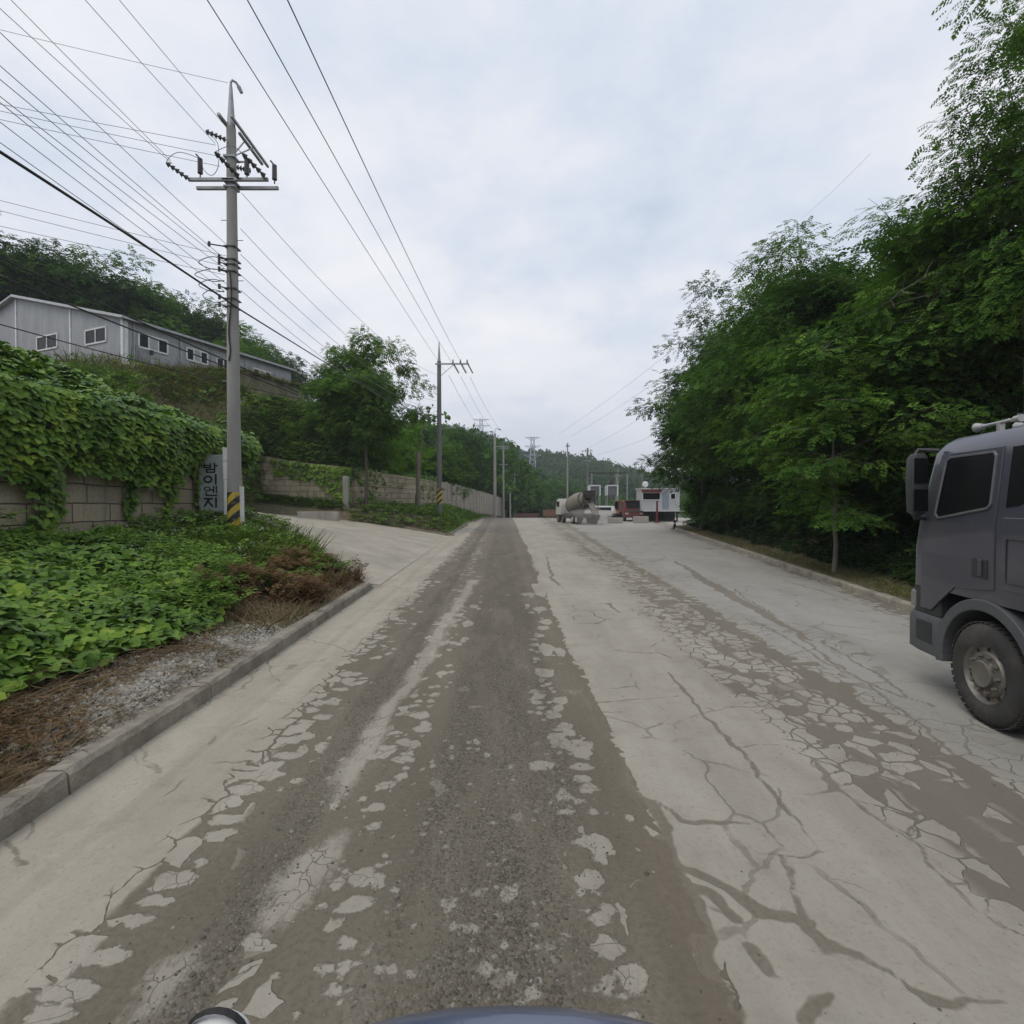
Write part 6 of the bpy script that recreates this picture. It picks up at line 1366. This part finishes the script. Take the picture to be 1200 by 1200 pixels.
for px_, lb in ((697, 'white framed batching hopper right above the mixer truck'), (717.5, 'white framed batching hopper left of the red lorry')):
    h_ = empty('batching_hopper', (at(px_, 600, 78).x, 78, float(Rz(78)))); tag(h_, lb, 'hopper', 'white framed hoppers in the yard')
    mb = MB(); z1 = at(px_, 569, 78).z
    for x in (-.78, .78): mb.box((x, 0, z1-.75), (.16, .3, 1.5)); mb.box((x, 1.4, z1-.75), (.16, .3, 1.5))
    mb.box((0, 0, z1), (1.8, .3, .18)); mb.build('frame', white, h_)
    mb = MB(); mb.box((0, .7, z1-.75), (1.4, 1.3, 1.3)); mb.loft([[(-.6, .1, z1-1.42), (.6, .1, z1-1.42), (.6, 1.3, z1-1.42), (-.6, 1.3, z1-1.42)], [(-.2, .5, z1-2.2), (.2, .5, z1-2.2), (.2, .9, z1-2.2), (-.2, .9, z1-2.2)]]); mb.build('bin', mat('hopper_grey', (.13, .14, .145), .6), h_)
    mb = MB()
    for x in (-.78, .78):
        for y_ in (.0, 1.4): mb.box((x, y_, (z1-1.5)/2), (.12, .12, z1-1.5))
    mb.beam((-.78, 0, .3), (.78, 0, z1-1.6), .06, .06); mb.build('leg', galv, h_)
    mb = MB(); mb.cone((0, .7, z1), (0, .7, z1+.9), .25, .2, 12); mb.build('filter_stack', dkst, h_)
cv = empty('conveyor_gantry', (at(712, 600, 84).x, 84, float(Rz(84)))); tag(cv, 'thin steel gantry beam spanning behind the two white framed hoppers', 'gantry')
mb = MB(); zg = at(712, 556, 84).z+.3; mb.beam((-3.2, 0, zg), (3.4, 0, zg), .2, .16); mb.build('beam', dkst, cv)
for x in (-2.6, 1.4, 3.2): mb = MB(); mb.box((x, 0, zg/2), (.16, .16, zg)); mb.build('column', galv, cv)
vn = empty('parked_van', (at(703.5, 600, 72).x, 72, float(Rz(72))), R(78)); tag(vn, 'white van parked in the yard just right of the mixer truck', 'van')
mb = MB(); mb.loft([[(s_*x, y, z) for x, z in ((-.78, .35), (-.82, .9), (-.8, 1.25), (-.62, t_), (.62, t_), (.8, 1.25), (.82, .9), (.78, .35))] for s_, y, t_ in ((.9, -2.1, 1.7), (1, -1.9, 1.95), (1, .6, 1.97), (1, 1.1, 1.9), (1, 1.7, 1.27), (.92, 2.15, 1.26))]); mb.build('body', white, vn, bevel=.03)
for s_ in (-1, 1):
    mb = MB(); mb.box((s_*.745, -.4, 1.55), (.06, 2.2, .42), Matrix.Rotation(R(-s_*14), 3, 'Y')); mb.build('side_window', glass, vn)
    for y_ in (-1.35, 1.35): wheel(vn, s_*.84, y_, .32, .2, tyre, mat('pale_rim', (.5, .49, .46), .5), s_, False)
ld = empty('wheel_loader', (at(725, 600, 71).x, 71, float(Rz(71))), R(170)); tag(ld, 'small dirty yellow wheel loader beside the red lorry', 'loader'); yel = mat('dirty_yellow', (.30, .215, .06), .7, dirt=.5, dirtcol=(.17, .14, .10))
mb = MB(); mb.box((0, -.9, 1.25), (1.2, 1.8, .8)); mb.box((0, .6, 1.0), (.8, 1.2, .5)); mb.build('body', yel, ld, bevel=.06)
mb = MB(); mb.box((0, -.2, 2.1), (1.0, 1.0, 1.0)); cc_ = mb.build('cab', glass, ld, bevel=.04); mb = MB(); mb.box((0, -.2, 2.66), (1.15, 1.15, .1)); mb.build('cab_roof', yel, cc_)
mb = MB(); mb.beam((-.4, .6, 1.3), (-.4, 1.9, .6), .14, .2); mb.beam((.4, .6, 1.3), (.4, 1.9, .6), .14, .2); mb.build('lift_arm', yel, ld)
mb = MB(); mb.prism([(1.8, .15), (2.6, .1), (2.3, .3), (1.95, .5), (2.1, .95), (1.8, .8)], 'x', -.95, .95); mb.build('bucket', dkst, ld)
for s_ in (-1, 1):
    for y_ in (-1.1, .9): wheel(ld, s_*.95, y_, .48, .34, tyre, yel, s_, False)
rf = empty('rusty_barrier', (at(646, 600, 82).x, 82, float(Rz(82)))); tag(rf, 'rust red sheet barrier at the road crest left of the mixer truck', 'barrier'); rust = mat('rust_sheet', (.17, .085, .06), .85, var=.3, scale=3)
mb = MB(); mb.box((0, 0, .8), (2.6, .06, 1.1)); mb.build('sheet', rust, rf)
for x in (-1.2, 0, 1.2): mb = MB(); mb.box((x, .06, .7), (.08, .06, 1.5)); mb.build('post', dkst, rf)
for px_, lb, w_ in ((618, 'long low dark red barrier panel on the road crest under the pylon', 4.0),):
    mb = MB(); mb.box((0, 0, .45), (w_, .06, .6))
    for x in (-1.8, -.6, .6, 1.8): mb.box((x, .05, .35), (.07, .06, .9))
    o = mb.build('road_barrier', mat('dark_rust', (.10, .055, .045), .85)); o.location = (at(px_, 600, 88).x, 88, float(Rz(88))); tag(o, lb, 'barrier')
bo = empty('rubber_bollard', (at(792, 600, 45.5).x-.1, 45.5, 0)); tag(bo, 'small black rubber bollard at the far end of the right kerb', 'bollard')
mb = MB(); mb.lathe([(.3, 0), (.3, .05), (.13, .08), (.10, .7), (.12, .72), (.10, .82), (.001, .84)], (0, 0, 0), 'z', 14); mb.build('post', blackm, bo, smooth=True); mb = MB(); mb.lathe([(.118, .5), (.122, .5), (.118, .6)], (0, 0, 0), 'z', 14); mb.build('reflective_band', white, bo)

# ---- the car that carries the camera
car = empty('survey_car', (0, 0, 0)); tag(car, 'blue car bonnet at the bottom edge of the picture, carrying the camera', 'car')
blue = mat('blue_paint', (.10, .125, .20), .28, .3, var=.04, scale=2, coat=.6); 
def sec(y, w_, z0, zc_, zs_):
    P = [(-w_, y, z0), (-w_*1.0, y, zs_*.75), (-w_*.97, y, zs_)]
    for i in range(1, 10): t_ = -1+2*i/10; P.append((w_*.95*t_, y, zc_-(zc_-zs_)*abs(t_)**2.2))
    return P+[(w_*.97, y, zs_), (w_, y, zs_*.75), (w_, y, z0)]
mb = MB(); mb.loft([sec(-2.3, .7, .4, .95, .85), sec(-2.2, .82, .3, 1.05, .95), sec(.6, .85, .25, 1.0, .9), sec(1.05, .85, .25, .995, .80), sec(1.2, .84, .25, .990, .77), sec(1.31, .83, .25, .972, .74), sec(1.36, .82, .25, .945, .72), sec(1.46, .80, .25, .80, .62), sec(1.52, .76, .3, .6, .5)]); mb.build('body', blue, car, smooth=True)
mb = MB(); mb.loft([[(s_*w_, y, z) for s_, z in ((-1, .9), (-.86, 1.42), (-.7, t_), (.7, t_), (.86, 1.42), (1, .9))] for y, w_, t_ in ((-2.1, .78, 1.3), (-1.7, .8, 1.5), (.1, .8, 1.52), (.35, .8, 1.46), (.9, .8, 1.02))]); mb.build('cabin', glass, car, bevel=.04)
mb = MB(); mb.box((0, -.8, 1.53), (1.15, 1.8, .04)); mb.cone((0, -.1, 1.5), (0, -.1, 2.1), .05); mb.build('camera_mast', dkst, car)
for s_ in (-1, 1):
    for y_ in (-1.5, .95): wheel(car, s_*.86, y_, .31, .2, tyre, galv, s_, False)
mb = MB(); bmesh.ops.create_uvsphere(mb.bm, u_segments=20, v_segments=12, radius=1, matrix=Matrix.Translation((-.768, 1.315, .905)) @ Matrix.Diagonal((.085, .05, .058, 1))); mi_ = mb.build('wing_mirror', white, car, smooth=True)
mb = MB(); mb.lathe([(.082, -.01), (.09, 0), (.082, .01)], (-.768, 1.31, .90), 'y', 20); mb.cone((-.768, 1.31, .72), (-.768, 1.31, .86), .02); mb.build('mirror_rim', blackm, mi_)

# ---------------------------------------------------------------- air
hm_ = bpy.data.materials.new('haze'); hm_.use_nodes = True; t = hm_.node_tree; t.nodes.clear(); b = NB(t)
pv = b.new('ShaderNodeVolumePrincipled', None, Color=(.86, .92, 1.0, 1), Density=.00055)
b.new('ShaderNodeOutputMaterial', None, Volume=pv.outputs[0])
mb = MB(); mb.box((0, 670, 40), (1560, 1560, 92)); tag(mb.build('haze', hm_), kind='stuff')

dm_ = bpy.data.materials.new('dust'); dm_.use_nodes = True; t = dm_.node_tree; t.nodes.clear(); b = NB(t)
pv = b.new('ShaderNodeVolumePrincipled', None, Color=(.95, .92, .86, 1), Density=.16)
b.new('ShaderNodeOutputMaterial', None, Volume=pv.outputs[0])
mb = MB(); bmesh.ops.create_icosphere(mb.bm, subdivisions=3, radius=1)
for vv_ in mb.bm.verts:
    k_ = 1+.25*math.sin(vv_.co.x*5+1)*math.cos(vv_.co.y*4)+.2*math.sin(vv_.co.z*6)
    vv_.co = Vector((vv_.co.x*2.3, vv_.co.y*2.0, vv_.co.z*1.1))*k_
o = mb.build('dust_cloud', dm_); o.location = (at(694, 605, 55.5).x, 55.5, 1.0); tag(o, kind='stuff')
